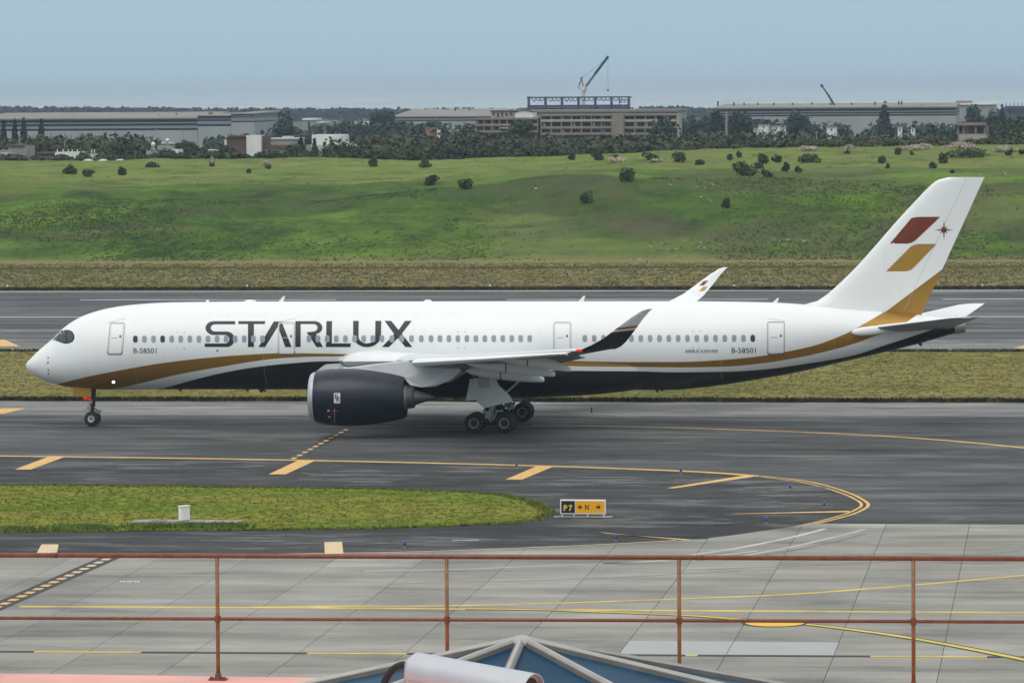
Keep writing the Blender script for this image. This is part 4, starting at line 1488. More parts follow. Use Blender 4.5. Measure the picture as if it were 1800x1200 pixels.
# cockpit glazing
mask = [(89.5, 598), (96, 591.6), (103, 584.6), (108.5, 580.6), (115, 579.6), (122, 580), (127.5, 583), (130.8, 588.5), (131, 595), (128, 600.4), (121, 603.6), (113.5, 603.9), (106, 601.6), (100, 599.2), (94, 598.4)]
gl = lay("cockpit_mask", [mask], FB, 0.010, "cockpit_mask", jet, 1.5)
for poly in ([(102.5, 598.5), (104, 591.5), (109, 584.5), (113.5, 582), (116, 581.8), (115.4, 601), (111, 601.5)],
             [(118, 581.8), (121.5, 582), (126.2, 585), (128.7, 590), (128.6, 595), (126, 599), (121, 601.5), (117.2, 601.6)],
             [(92.8, 597), (98, 591.8), (104, 586), (106.6, 583.8), (103.4, 590), (101, 597.4)]):
    lay("cockpit_pane", [poly], FB, 0.018, "cockpit_glass", gl, 1.5)
far = link("cockpit_mask", gl.data.copy(), jet)
for v in far.data.vertices:
    v.co.y = -v.co.y
far.data.flip_normals()

# engine marks
lay("engine_badge", [rrect(592.5, 699.5, 11, 18, 1.2)], NB, 0.010, "rim_white", COWL)
def badge_R(dx, dy):
    return [[(588.6 + dx, 693 + dy), (590.2 + dx, 693 + dy), (590.2 + dx, 702 + dy), (588.6 + dx, 702 + dy)], [(590.2 + dx, 693 + dy), (594 + dx, 693 + dy), (594 + dx, 694.3 + dy), (590.2 + dx, 694.3 + dy)],
            [(592.8 + dx, 694.3 + dy), (594 + dx, 694.3 + dy), (594 + dx, 697.6 + dy), (592.8 + dx, 697.6 + dy)], [(590.2 + dx, 697 + dy), (592.8 + dx, 697 + dy), (592.8 + dx, 698.2 + dy), (590.2 + dx, 698.2 + dy)],
            [(591 + dx, 698.2 + dy), (592.5 + dx, 698.2 + dy), (594.6 + dx, 702 + dy), (593.1 + dx, 702 + dy)]]
lay("badge_letter", badge_R(0, -0.8), NB, 0.016, "letter_navy", COWL)
lay("badge_letter", badge_R(2.6, 4.2), NB, 0.020, "letter_navy", COWL)
lay("hoist_mark", [rrect(588.2, 730, 1.0, 26, 0.3), rrect(588, 721.5, 10, 0.9, 0.3)], NB, 0.012, "stencil_pink", COWL)
lay("hoist_mark", [rrect(577.3, 721.3, 3.6, 3.2, 0.4), rrect(579, 732.4, 4.6, 1.8, 0.4)], NB, 0.012, "rim_white", COWL)
lay("cowl_joint", [rrect(641, 697, 0.7, 96, 0.3)], NB, 0.008, "hub_dark", COWL, 3)
lay("cowl_joint", [[(563, 653), (564, 653), (559.5, 697), (562, 741), (561, 741), (558.5, 697)]], NB, 0.008, "hub_dark", COWL, 3)
for x in (591, 607, 626):
    q = L(x, 647.5 + (x - 607) * 0.01, -10.5)
    MB().box((q[0], -10.5, CZ + float(f_n(q[0])) + 0.02), (0.3, 0.05, 0.12)).build("strake", "ac_white", jet)

# --- vertical fin
finT = [(1440, 529), (1560, 408), (1641, 322), (1650, 316), (1656, 313.6), (1671, 311.2), (1730.6, 311)]
LEp = [L(*p) for p in [(1392, 541), (1419, 534.8), (1440, 527.5), (1452, 519), (1600, 363), (1636, 326), (1645, 318.5), (1656, 313.6), (1668, 311.6)]]
TEp = [L(1612, 570), L(1730.6, 311)]
zb_ = L(1440, 545)[1]
fs_ = []
f_le = pchip([p[1] for p in LEp], [p[0] for p in LEp])
ztip = L(1700, 311)[1]
for z in list(np.linspace(zb_ - 0.6, LEp[0][1], 3)[:-1]) + list(np.linspace(LEp[0][1], LEp[4][1], 16)) + list(np.linspace(LEp[4][1] + 0.3, ztip - 0.02, 12)):
    le = float(f_le(max(z, LEp[0][1])))
    te = np.interp(z, [TEp[0][1], TEp[1][1]], [TEp[0][0], TEp[1][0]])
    fs_.append((le, te, z, min(0.10, 0.92 / (te - le))))
V, Fs = [], []
half = [(0, 0), (0.01, 0.3), (0.04, 0.58), (0.1, 0.84), (0.2, 1), (0.35, 1.02), (0.55, 0.86), (0.75, 0.52), (0.9, 0.2), (1, 0.03)]
prof = half + [(u, -v) for u, v in half[::-1][:-1]]
kk = len(prof)
for le, te, z, tr in fs_:
    for u, v in prof:
        V.append((le + u * (te - le), v * tr * (te - le) / 2, z))
for j in range(len(fs_) - 1):
    for k in range(kk):
        Fs.append((j * kk + k, j * kk + (k + 1) % kk, (j + 1) * kk + (k + 1) % kk, (j + 1) * kk + k))
Fs.append(tuple((len(fs_) - 1) * kk + k for k in range(kk)))
fin = mesh("tail_fin", V, Fs, "ac_white", jet, True)
bm = bmesh.new(); bm.from_mesh(fin.data); bmesh.ops.recalc_face_normals(bm, faces=bm.faces); bm.to_mesh(fin.data); bm.free()
md = fin.modifiers.new("edges", 'EDGE_SPLIT'); md.split_angle = radians(55)
g0, g1 = L(1560, 545.5, -0.4), L(1656.5, 473, -0.2)
sl = (g1[1] - g0[1]) / (g1[0] - g0[0])
paint_attrs(fin, {"gG": lambda c: g0[1] + sl * (c[:, 0] - g0[0]) - c[:, 2]})
livery_mat("fin_livery", lambda t: [(math_(t, 'GREATER_THAN', attr(t, "gG"), 0.0), GOLD, 0.55)], WHITE)
fin.data.materials[0] = MAT["fin_livery"]
TB = bvh_of(fin)
Zf = lambda pts: [(1380 + x / 3.3333, 280 + y / 3.3333) for x, y in pts]
lay("fin_emblem", [Zf([(614, 494), (740, 345), (765, 339), (795, 337), (908, 337), (870, 375), (760, 478), (738, 490), (712, 494)])], TB, 0.012, "ac_red", fin, 6)
lay("fin_emblem", [Zf([(592, 656), (735, 512), (755, 501), (778, 496), (887, 496), (760, 628), (738, 648), (708, 656)])], TB, 0.012, "ac_gold", fin, 6)
star = []
for k in range(16):
    q = radians(k * 22.5 - 90)
    r_ = (60 if k % 8 == 0 else 55) if k % 4 == 0 else (29 if k % 2 == 0 else 13)
    star.append((931 + r_ * cos(q), 414 + r_ * sin(q)))
lay("fin_emblem", [Zf(star)], TB, 0.012, "ac_red", fin, 6)
# rudder hinge line and fin root joint
lay("rudder_joint", [Zf([(1062, 112), (1064, 112), (700, 880), (698, 880)])], TB, 0.006, "seam_light", fin, 4)
lay("fin_root_joint", [[(1419, 535.4), (1458, 539.6), (1458, 540.6), (1419, 536.3)], [(1534, 546), (1615, 552.3), (1615, 553.6), (1534, 547)]], None, 0.012, "seam", fus, 3)

# --- tailplanes
ts = [(np.array((L(1560, 572, -1.0)[0], 0.4, L(1560, 572, -1.0)[1] - 0.10)), np.array((L(1655, 560, -1.0)[0], 0.4, L(1655, 566, -1.0)[1] - 0.1)), .10)]
rootLE = np.array((L(1535, 578, -1.7)[0], 1.6, 7.02)); rootTE = rootLE + np.array((5.4, 0, -0.02))
tipLE = np.array((66.0, 9.15, 8.12)); tipTE = np.array((67.55, 9.45, 8.16))
for sgn in (-1, 1):
    S = []
    for u in (-0.18, 0, 0.25, 0.5, 0.75, 0.92):
        le = rootLE + (tipLE - rootLE) * u
        te = rootTE + (tipTE - rootTE) * u
        S.append((le, te, .095))
    le = rootLE + (tipLE - rootLE) * 0.975 + np.array((0.35, 0, 0)); te = rootTE + (tipTE - rootTE) * 0.985
    S.append((le, te, .09))
    S.append((tipLE + np.array((0.95, 0, 0)), tipTE, .09))
    st_ = loft(S, "tailplane", ["ac_white", "wing_under_shaded"], jet, sgn, 0, 1)
    # root sealing blade
    q = L(1497, 585, -2.0)
    V, Fs = [], []
    for u, r_ in ((0, 0.03), (0.06, 0.20), (0.2, 0.30), (0.5, 0.33), (1.0, 0.18)):
        for k in range(14):
            a = 2 * pi * k / 14
            V.append((q[0] + u * 3.0, sgn * (2.12 - 0.5 * u + r_ * 0.7 * cos(a)), q[1] + 0.04 + 0.25 * u + r_ * sin(a)))
    Fs = [(j * 14 + k, j * 14 + (k + 1) % 14, (j + 1) * 14 + (k + 1) % 14, (j + 1) * 14 + k) for j in range(4) for k in range(14)]
    mesh("tailplane_root", V, Fs, "ac_white", jet, True)

# far winglet emblem on its inner face
WB = bvh_of(FARW)
lay("winglet_emblem", [[(1229, 502), (1236.5, 494), (1245, 493), (1237.5, 501.5)]], WB, 0.01, "ac_red", FARW, 3)
lay("winglet_emblem", [[(1229, 512), (1235, 504.5), (1244.5, 503), (1238, 511)]], WB, 0.01, "ac_gold", FARW, 3)

# --- antennas, lights, drains
for px, py, hh in ((493, 531, 0.42), (1020.5, 530.5, 0.42), (1361, 532.5, 0.34)):
    q = L(px, py)
    MB().prism([(q[0] - 0.22, q[1] - 0.05), (q[0] + 0.18, q[1] - 0.05), (q[0] + 0.34, q[1] + hh), (q[0] + 0.2, q[1] + hh)], -0.03, 0.03).build("blade_antenna", "ac_white", jet)
for px, w_ in ((440, 0.9), (752, 0.6), (365, 0.25)):
    q = L(px, 530)
    MB().revolve([(-w_ / 2, 0.01), (-w_ / 3, 0.10), (0, 0.13), (w_ / 3, 0.10), (w_ / 2, 0.01)], (q[0], 0, ZTOP), 'x', 14).build("dome_antenna", "ac_white", jet, True)
for px, py, hh in ((457, 684.5, 0.22), (433, 684.5, 0.12), (462, 684.5, 0.13), (1153, 684, 0.2), (1161, 684, 0.12), (315, 684.5, 0.1), (1616, 603, 0.2), (800, 697, 0.25)):
    q = L(px, py)
    MB().prism([(q[0] - 0.15, q[1] + 0.05), (q[0] + 0.15, q[1] + 0.05), (q[0] + 0.2, q[1] - hh), (q[0] + 0.05, q[1] - hh)], -0.03, 0.03).build("drain_mast", "gear_dark", jet)
h = hit(199.5, 671.2, FB, 0.02)
lay("wing_inspection_light", [rrect(199.5, 671.2, 5.2, 4.2, 2.0)], FB, 0.015, "lamp_white", jet)


# --- landing gear
def wheel(x, y, z, r_, w_, rim_r, rim_mat, face):
    """tyre with rim facing 'face' (-1 camera side)"""
    pr = [(-w_ / 2, rim_r), (-w_ / 2 - 0.01, rim_r + 0.03), (-w_ / 2, r_ * 0.82), (-w_ * 0.40, r_ * 0.94), (-w_ * 0.25, r_ * 0.99), (0, r_), (w_ * 0.25, r_ * 0.99), (w_ * 0.40, r_ * 0.94), (w_ / 2, r_ * 0.82), (w_ / 2 + 0.01, rim_r + 0.03), (w_ / 2, rim_r)]
    ty = MB().revolve(pr, (x, y, z), 'y', 36).build("wheel", "tyre", jet, True)
    mb = MB()
    for s in (-1, 1):
        e = s * (w_ / 2 - 0.01)
        mb.revolve([(e, rim_r + 0.005), (e + s * 0.02, rim_r - 0.015), (e, rim_r * 0.78), (e - s * 0.08, rim_r * 0.72)], (x, y, z), 'y', 28, 0)
        mb.revolve([(e - s * 0.08, rim_r * 0.73), (e - s * 0.09, rim_r * 0.4), (e - s * 0.03, rim_r * 0.34), (e - s * 0.02, 0.0)], (x, y, z), 'y', 28, 1)
    mb.build("rim", [rim_mat, "rim_grey" if rim_mat == "rim_white" else "hub_dark"], ty, True)
    return ty


for y in (-0.36, 0.36):
    wheel(4.77, y, 0.52, 0.52, 0.36, 0.235, "rim_white", -1)
ng = MB()
ng.tube((4.77, -0.5, 0.52), (4.77, 0.5, 0.52), 0.09)
ng.tube((4.77, 0, 0.52), (4.80, 0, 1.5), 0.11)
ng.tube((4.80, 0, 1.35), (4.92, 0, 2.9), 0.16)
ng.tube((4.85, 0, 1.25), (5.35, 0, 0.98), 0.05); ng.tube((5.35, 0, 0.98), (4.95, 0, 0.72), 0.05)
ng.tube((4.85, 0, 1.6), (3.9, 0, 2.75), 0.07)
ng.build("nose_gear_strut", "gear_dark", jet)
sc_ = MB()
sc_.tube((4.62, -0.30, 1.0), (4.62, -0.30, 1.62), 0.06); sc_.tube((4.62, 0.30, 1.0), (4.62, 0.30, 1.62), 0.06)
sc_.box((4.6, 0, 1.32), (0.28, 0.75, 0.16)); sc_.box((4.25, -0.2, 1.12), (0.55, 0.06, 0.05)); sc_.box((4.3, -0.2, 1.2), (0.4, 0.05, 0.04))
sc_.box((5.18, -0.06, 0.95), (0.5, 0.1, 0.12)); sc_.tube((4.95, -0.15, 1.05), (5.4, -0.15, 1.12), 0.05); sc_.box((4.75, -0.32, 1.75), (0.16, 0.1, 0.3))
sc_.build("steering_unit", "gear_metal", jet)
MB().tube((4.28, -0.30, 1.98), (4.40, -0.42, 1.98), 0.13, 0.15, 14).tube((4.55, -0.30, 1.93), (4.66, -0.4, 1.93), 0.10, 0.11, 14).build("taxi_light", "lamp_red", jet)
q0, q1, q2, q3 = L(129, 683, -0.7), L(160, 685, -0.7), L(160.5, 697, -0.7), L(129.3, 696, -0.7)
MB().prism([(q0[0], q0[1] + 0.25), (q1[0], q1[1] + 0.2), q2, q3], -0.78, -0.72).build("nose_gear_door", "ac_gold", jet)
MB().prism([(q0[0], q0[1] + 0.25), (q1[0], q1[1] + 0.2), q2, q3], 0.72, 0.78).build("nose_gear_door", "ac_gold", jet)
for sgn in (-1, 1):
    yc = 5.3 * sgn
    for x in (32.83, 34.93):
        for y in (yc - 0.70, yc + 0.70):
            wheel(x, y, 0.69, 0.69, 0.50, 0.36, "rim_grey", -1)
    gb = MB()
    gb.tube((32.6, yc, 0.72), (35.1, yc, 0.72), 0.17)
    for x in (32.83, 34.93):
        gb.tube((x, yc - 0.8, 0.69), (x, yc + 0.8, 0.69), 0.12)
    gb.build("bogie_beam", "gear_dark", jet)
    ms = MB()
    ms.tube((33.9, yc, 0.75), (33.95, yc, 2.2), 0.17, 0.17)
    ms.tube((33.95, yc, 1.7), (34.1, yc * 1.02, 4.7), 0.25, 0.28)
    ms.tube((34.0, yc, 1.9), (36.2, yc * 0.75, 3.9), 0.09); ms.tube((34.0, yc, 2.6), (32.2, yc * 0.8, 4.2), 0.09)
    ms.tube((34.0, yc, 2.5), (34.0, yc * 0.35, 4.2), 0.12)
    ms.build("main_gear_strut", "gear_metal", jet)
    tq = MB()
    tq.box((33.75, yc - 0.34, 1.25), (0.35, 0.2, 0.5)); tq.tube((33.55, yc - 0.3, 1.0), (34.35, yc - 0.3, 1.35), 0.07); tq.tube((34.3, yc - 0.3, 1.3), (34.1, yc - 0.3, 0.85), 0.06)
    tq.box((34.5, yc - 0.2, 1.5), (0.5, 0.3, 0.12)); tq.box((33.5, yc - 0.28, 1.45), (0.2, 0.2, 0.2))
    tq.tube((35.1, yc - 0.2, 1.55), (35.5, yc - 0.25, 1.75), 0.05)
    tq.build("torque_link", "gear_metal", jet)
    dp = [L(px, py, -6.2) for px, py in [(825.5, 666), (842, 664), (871, 664.5), (877, 677), (895, 694), (901.5, 705.5), (872, 712), (852, 717), (840, 707.5), (837, 702.5), (818, 704.5), (823, 683)]]
    ya, yb = (6.22 * sgn, 6.14 * sgn)
    MB().prism(dp, min(ya, yb), max(ya, yb)).build("main_gear_door", "ac_white", jet, False, 0.02)
    dq = [L(px, py, -6.2) for px, py in [(840.5, 660), (861, 660), (860.5, 680.5), (841, 682)]]
    MB().prism(dq, sgn * 6.24 - 0.012, sgn * 6.24 + 0.012).build("door_plate", "ac_grey", jet)
# ------------------------------------------------------------------ airfield furniture
# taxiway guidance sign
def plain_text(body, weight=0.0):
    cu = bpy.data.curves.new("t", 'FONT'); cu.body = body; cu.offset = weight; cu.resolution_u = 3
    ob = bpy.data.objects.new("t", cu); COL.objects.link(ob)
    me0 = bpy.data.meshes.new_from_object(ob.evaluated_get(bpy.context.evaluated_depsgraph_get()))
    bpy.data.objects.remove(ob)
    co = np.array([v.co[:] for v in me0.vertices]); lo, hi = co.min(0), co.max(0)
    return [((c[0] - lo[0]) / (hi[0] - lo[0]), (c[1] - lo[1]) / (hi[1] - lo[1])) for c in co], [tuple(p.vertices) for p in me0.polygons]


sb = onz(1025, 908)
sign = thing("guidance_sign", "low yellow and black taxiway sign reading P7 and N with arrows", "sign", (sb[0], sb[1], 0))
pxm = ppm(sb[1]) 
SW, SH, SZ = 80 / pxm * 1.01, 25.5 / pxm, 0.16
MB().box((0, 0, SZ + SH / 2), (SW, 0.22, SH)).build("sign_housing", "box_white", sign, False, 0.02)
bw = SW * 0.325
e = 0.06
MB().box((-SW / 2 + e + (bw - e) / 2, -0.113, SZ + SH / 2), (bw - e, 0.012, SH - 2 * e)).build("black_panel", "sign_black", sign)
MB().box((-SW / 2 + bw + (SW - bw - e) / 2 + 0.015, -0.113, SZ + SH / 2), (SW - bw - e - 0.03, 0.012, SH - 2 * e)).build("yellow_panel", "sign_yellow", sign)
def sign_text(body, x0, x1, z0, z1, mat, y=-0.123):
    vs_, fs = plain_text(body, 0.025)
    mesh("sign_letter", [(x0 + u * (x1 - x0), y, z0 + v * (z1 - z0)) for u, v in vs_], fs, mat, sign)
u_ = SW / 1030.0       # detail view: sign spans 1030 px
xx = lambda p: -SW / 2 + (p - 325) * u_
zz = lambda p: SZ + SH - (p - 255) / 290.0 * SH
simple("sign_glyph_yellow", (0.75, 0.60, 0.10), 0.5)
sign_text("P", xx(405), xx(488), zz(478), zz(360), "sign_glyph_yellow")
sign_text("7", xx(520), xx(602), zz(478), zz(360), "sign_glyph_yellow")
sign_text("N", xx(888), xx(975), zz(460), zz(350), "sign_black")
def arrow(xt, xe_, zc):
    s = 1 if xt > xe_ else -1
    zc = zz(zc)
    h_ = 0.055 * SH
    V = [(xe_, -0.123, zc - h_), (xe_, -0.123, zc + h_), (xt - s * 0.03, -0.123, zc + h_), (xt - s * 0.03, -0.123, zc - h_)]
    q = 0.145 * SH
    for sg in (1, -1):
        V += [(xt, -0.124, zc), (xt - s * q * 1.15, -0.124, zc + sg * q), (xt - s * q * 1.55, -0.124, zc + sg * q), (xt - s * h_ * 2.2, -0.124, zc)]
    mesh("sign_arrow", V, [(0, 1, 2, 3), (4, 5, 6, 7), (8, 9, 10, 11)], "sign_black", sign)
arrow(xx(722), xx(828), 402); arrow(xx(1250), xx(1135), 398)
for x in (-0.46, -0.2, 0.1, 0.46):
    MB().box((x * SW, 0, SZ / 2), (0.06, 0.08, SZ)).build("leg", "box_white", sign)
MB().box((0, 0, 0.012), (SW * 1.3, 0.7, 0.024)).build("base_slab", "concrete_old", sign)

# white equipment cabinet with its pad
cb = onz(324, 919)
pad = mesh("concrete_pad", [(-3.1, -0.75, 0), (3.0, -0.55, 0), (3.1, 0.5, 0), (-2.7, 0.75, 0), (-3.1, -0.75, 0.09), (3.0, -0.55, 0.09), (3.1, 0.5, 0.09), (-2.7, 0.75, 0.09)],
           [(4, 5, 6, 7), (0, 1, 5, 4), (1, 2, 6, 5), (2, 3, 7, 6), (3, 0, 4, 7)], "concrete_old")
pad.location = (cb[0] + 0.1, cb[1] + 0.1, 0.03)
tag(pad, "long weathered concrete pad under the white cabinet on the grass island", "concrete pad")
cab = thing("equipment_cabinet", "small white equipment cabinet standing on a concrete pad in the grass", "cabinet", (cb[0], cb[1], 0.12))
cab.rotation_euler = (0, 0, radians(50))
MB().box((0, 0, 0.42), (0.62, 0.26, 0.76)).build("cabinet_body", "box_white", cab, False, 0.02)
MB().box((0, 0, 0.82), (0.68, 0.32, 0.05)).build("cabinet_lid", "box_white", cab, False, 0.01)
MB().box((0, -0.134, 0.42), (0.5, 0.01, 0.64)).build("cabinet_door", "box_white", cab)
for x in (-0.22, 0.22):
    MB().box((x, 0, 0.02), (0.1, 0.2, 0.05)).build("foot", "alu_dark", cab)
mh = MB().revolve([(0, 0.45), (0.03, 0.45), (0.03, 0)], (0, 0, 0), 'z', 20).build("manhole_cover", "alu_dark")
mh.location = (cb[0] - 1.4, cb[1] - 0.05, 0.122)
tag(mh, "dark round cover lying on the pad left of the white cabinet", "cover")

# blue taxiway edge lights
lights = [(908, 823, "beside the third slanted yellow marking from the left"), (1197, 833, "just below the yellow line above the guidance sign"),
          (1389, 862, "near the bend, above the long pale streak"), (1449, 893, "closest to the rounded tip of the yellow bend"),
          (1347, 920, "below the long straight yellow marking near the bend"), (1083, 951, "at the left end of the lowest slanted yellow marking"), (711, 963, "just above the top rail, left of the guidance sign")]
for px, py, where in lights:
    p = onz(px, py)
    o = thing("edge_light", "short blue taxiway edge light " + where, "light", (p[0], p[1], 0.005), "blue taxiway edge lights")
    MB().revolve([(0, 0.09), (0.03, 0.09), (0.04, 0.035), (0.16, 0.035)], (0, 0, 0), 'z', 10).build("stem", "alu_dark", o, True)
    MB().revolve([(0.16, 0.04), (0.17, 0.075), (0.30, 0.075), (0.38, 0.05), (0.41, 0.0)], (0, 0, 0), 'z', 12).build("lens", "light_blue", o, True)
    MB().revolve([(0.235, 0.079), (0.265, 0.079)], (0, 0, 0), 'z', 12).build("band", "alu_dark", o, True)
ords = ["first", "second", "third", "fourth", "fifth", "sixth", "seventh", "eighth", "ninth", "tenth", "eleventh", "twelfth"]
for k, px in enumerate((11, 433, 860, 1290, 1727)):
    p = onz(px, 508.5)
    o = thing("runway_light", f"tiny pale runway edge light on the far runway edge, {ords[k]} from the left", "light", (p[0], p[1] + 0.6, 0.03), "far runway edge lights")
    MB().revolve([(0, 0.08), (0.25, 0.07), (0.27, 0.13), (0.42, 0.12), (0.5, 0.0)], (0, 0, 0), 'z', 10).build("lamp_head", "box_white", o, True)
p = onz(1040, 724.5)
o = thing("marker_post", "thin dark marker post on the grey shoulder behind the main wheels", "post", (p[0], p[1], 0.004))
MB().tube((0, 0, 0), (0, 0, 0.36), 0.05, 0.05, 10).build("post", "black_rubber", o)
MB().tube((0, 0, 0), (0, 0, 0.03), 0.12, 0.12, 12).build("base", "black_rubber", o)

# ------------------------------------------------------------------ terminal roof with railing, skylight and security camera
ROOF = 18.42
DR = 40.55
term = thing("terminal_building", "flat pink roof edge of the terminal along the bottom of the picture", "building", (0, 0, 0))
eL, eR = ony(0, 1186, 41.0), ony(1800, 1193, 40.7)
def roof_y(x):
    return 40.95 + (x + 9.5) * (-0.03)
MB().add([(-45, -5, ROOF), (45, -5, ROOF), (45, roof_y(45), ROOF), (-45, roof_y(-45), ROOF), (-45, -5, ROOF - 0.5), (45, -5, ROOF - 0.5), (45, roof_y(45), ROOF - 0.5), (-45, roof_y(-45), ROOF - 0.5)],
         [(0, 1, 2, 3), (7, 6, 5, 4), (3, 2, 6, 7), (0, 4, 5, 1), (1, 5, 6, 2), (0, 3, 7, 4)]).build("roof_slab", "pink_roof", term)
MB().box((0, 17, (ROOF - 0.5) / 2), (86, 42, ROOF - 0.504)).build("wall", "terminal_wall", term)

rail = thing("safety_railing", "rust-brown two-rail steel railing across the foreground at the roof edge", "railing", (0, 0, 0))
def at_rail(px, py):
    # railing plane runs almost along x
    y = DR
    for _ in range(4):
        p = ony(px, py, y)
        y = DR - 0.035 * (p[0] + 5)
    return ony(px, py, y)
ptop = [at_rail(px, 975 + px / 1800 * 6.5) for px in (-700, 2500)]
pmid = [at_rail(px, 1085.5 + px / 1800 * 6.8) for px in (-700, 2500)]
MB().tube(ptop[0], ptop[1], 0.022, 0.022, 20).build("top_rail", "rust_rail", rail, True)
MB().tube(pmid[0], pmid[1], 0.016, 0.016, 20).build("mid_rail", "rust_rail", rail, True)
posts = [381.5 - 404 * 2, 381.5 - 403, 381.5, 785, 1193.5, 1605.5, 2020]
for px in posts:
    a = at_rail(px, 975 + px / 1800 * 6.5)
    o = MB().tube((a[0], a[1], ROOF), (a[0], a[1], a[2]), 0.018, 0.018, 14).build("post", "rust_post", rail, True)
    bp_ = MB().box((a[0], a[1], ROOF + 0.008), (0.16, 0.12, 0.016)).box((a[0] - 0.055, a[1] - 0.03, ROOF + 0.022), (0.03, 0.03, 0.02)).box((a[0] + 0.055, a[1] - 0.03, ROOF + 0.022), (0.03, 0.03, 0.02))
    bp_.tube((a[0], a[1], ROOF + 0.016), (a[0], a[1], ROOF + 0.07), 0.035, 0.024, 12)
    bp_.build("base_plate", "rust_rail", o)
    z_ = pmid[0][2] + (pmid[1][2] - pmid[0][2]) * (a[0] - pmid[0][0]) / (pmid[1][0] - pmid[0][0])
    MB().tube((a[0], a[1], z_ - 0.03), (a[0], a[1], z_ + 0.03), 0.027, 0.027, 12).build("clamp", "rust_rail", o)
for k, px in enumerate((95, 1230)):
    a = at_rail(px, 975 + px / 1800 * 6.5)
    d_ = (np.array(ptop[1]) - np.array(ptop[0])); d_ /= np.linalg.norm(d_)
    MB().tube(np.array(a) - d_ * 0.03, np.array(a) + d_ * 0.03, 0.0245, 0.0245, 20).build("rail_joint", "rust_rail", rail, True)

# skylight: low octagonal glass pyramid
m, t, b = nodes_mat("blue_glass")
n_ = noise(t, coords(t), 1.3, 5, 0.65)
t.links.new(ramp(t, n_, [(0.3, (0.008, 0.036, 0.075)), (0.7, (0.018, 0.062, 0.11))]), b.inputs["Base Color"])
b.inputs["Roughness"].default_value = 0.35
b.inputs["Specular IOR Level"].default_value = 0.05
MAT["blue_glass"] = m
SKD = 35.6
ap = ony(917.5, 1117, SKD)
skl = thing("skylight", "low glazed pyramid skylight with grey frames in front of the railing", "skylight", (ap[0], ap[1], ROOF))
hA = ap[2] - ROOF
RB = 4.0
rot = radians(-90 - 2.0)
apx = Vector((0, 0, hA - 0.05))
base = [Vector((RB * cos(rot + k * pi / 4), RB * sin(rot + k * pi / 4), 0.10)) for k in range(8)]
for k in range(8):
    a, b_ = base[k], base[(k + 1) % 8]
    nrm = (a - apx).cross(b_ - apx).normalized()
    if nrm.z < 0:
        nrm = -nrm
    cen = (a + b_ + apx) / 3
    tri = [p + (cen - p) * 0.02 for p in (apx, a, b_)]
    MB().add(tri + [p - nrm * 0.02 for p in tri], [(0, 1, 2), (5, 4, 3), (0, 3, 4, 1), (1, 4, 5, 2), (2, 5, 3, 0)]).build("glass_pane", "blue_glass", skl)
    d = (a - apx)
    L__ = d.length
    d.normalize()
    side = d.cross(Vector((0, 0, 1))).normalized()
    up = side.cross(d).normalized()
    V = []
    for s, wv in ((0.0, 0.022), (L__ + 0.05, 0.036)):
        c_ = apx + d * s
        V += [c_ + side * wv - up * 0.02, c_ + side * wv + up * 0.035, c_ + side * wv * 0.55 + up * 0.055, c_ - side * wv * 0.55 + up * 0.055, c_ - side * wv + up * 0.035, c_ - side * wv - up * 0.02]
    MB().add(V, [(i, (i + 1) % 6, 6 + (i + 1) % 6, 6 + i) for i in range(6)] + [tuple(range(6)), tuple(range(11, 5, -1))]).build("ridge_bar", "alu", skl)
    for sd in (1, -1):
        V = []
        for s in (0.10, L__):
            c_ = apx + d * s + side * sd * (0.044 if s > 1 else 0.028)
            V += [c_ + side * 0.008 - up * 0.01, c_ + side * 0.008 + up * 0.03, c_ - side * 0.008 + up * 0.03, c_ - side * 0.008 - up * 0.01]
        MB().add(V, [(0, 1, 5, 4), (1, 2, 6, 5), (2, 3, 7, 6), (3, 0, 4, 7), (0, 1, 2, 3), (7, 6, 5, 4)]).build("gasket", "alu_dark", skl)
    mid = (a + b_) / 2
    MB().box((mid.x, mid.y, 0.06), ((b_ - a).length, 0.14, 0.12), 0, math.atan2((b_ - a).y, (b_ - a).x)).build("curb", "alu", skl)
MB().revolve([(-0.02, 0.11), (0.02, 0.10), (0.045, 0.05), (0.055, 0.0)], (0, 0, hA - 0.045), 'z', 16).build("apex_cap", "alu", skl, True)

# security camera housing on a mast
CD = 16.0
p0, p1 = ony(730, 1178, CD), ony(938, 1216, CD - 0.25)
cpos = (np.array(p0) + np.array(p1)) / 2
ax = np.array(p1) - np.array(p0)
ln = np.linalg.norm(ax)
cctv = thing("security_camera", "silver security camera housing with black cable at the bottom edge", "camera", (cpos[0], cpos[1], ROOF))
X_ = Vector(ax / ln); S_ = X_.cross(Vector((0, 0, 1))).normalized(); Up = S_.cross(X_).normalized()
cz = Vector((0, 0, cpos[2] - ROOF))
def tubeprof(name, prof, s0, s1, mat, smooth=True, cap=True):
    V = []
    for s in (s0, s1):
        for y, z in prof:
            V.append(cz + X_ * s + S_ * y + Up * z)
    n = len(prof)
    mb = MB().add(V, [(i, (i + 1) % n, n + (i + 1) % n, n + i) for i in range(n)] + ([tuple(range(n)), tuple(range(2 * n - 1, n - 1, -1))] if cap else []))
    o = mb.build(name, mat, cctv, smooth)
    bm = bmesh.new(); bm.from_mesh(o.data); bmesh.ops.recalc_face_normals(bm, faces=bm.faces); bm.to_mesh(o.data); bm.free()
    md = o.modifiers.new("edges", 'EDGE_SPLIT'); md.split_angle = radians(50)
    return o
hw, hh = 0.055, 0.055
body = [(p[0], p[1]) for p in rrect(0, 0, 2 * hw, 2 * hh, 0.03, 6)]
tubeprof("housing", body, -ln / 2, ln / 2 * 0.92, "silver")
shield = arcp(0, 0, hw + 0.012, hh + 0.012, -20, 200, 22) + arcp(0, 0, hw + 0.008, hh + 0.008, 200, -20, 22)
tubeprof("sun_shield", shield, -ln / 2 + 0.005, ln / 2, "silver")
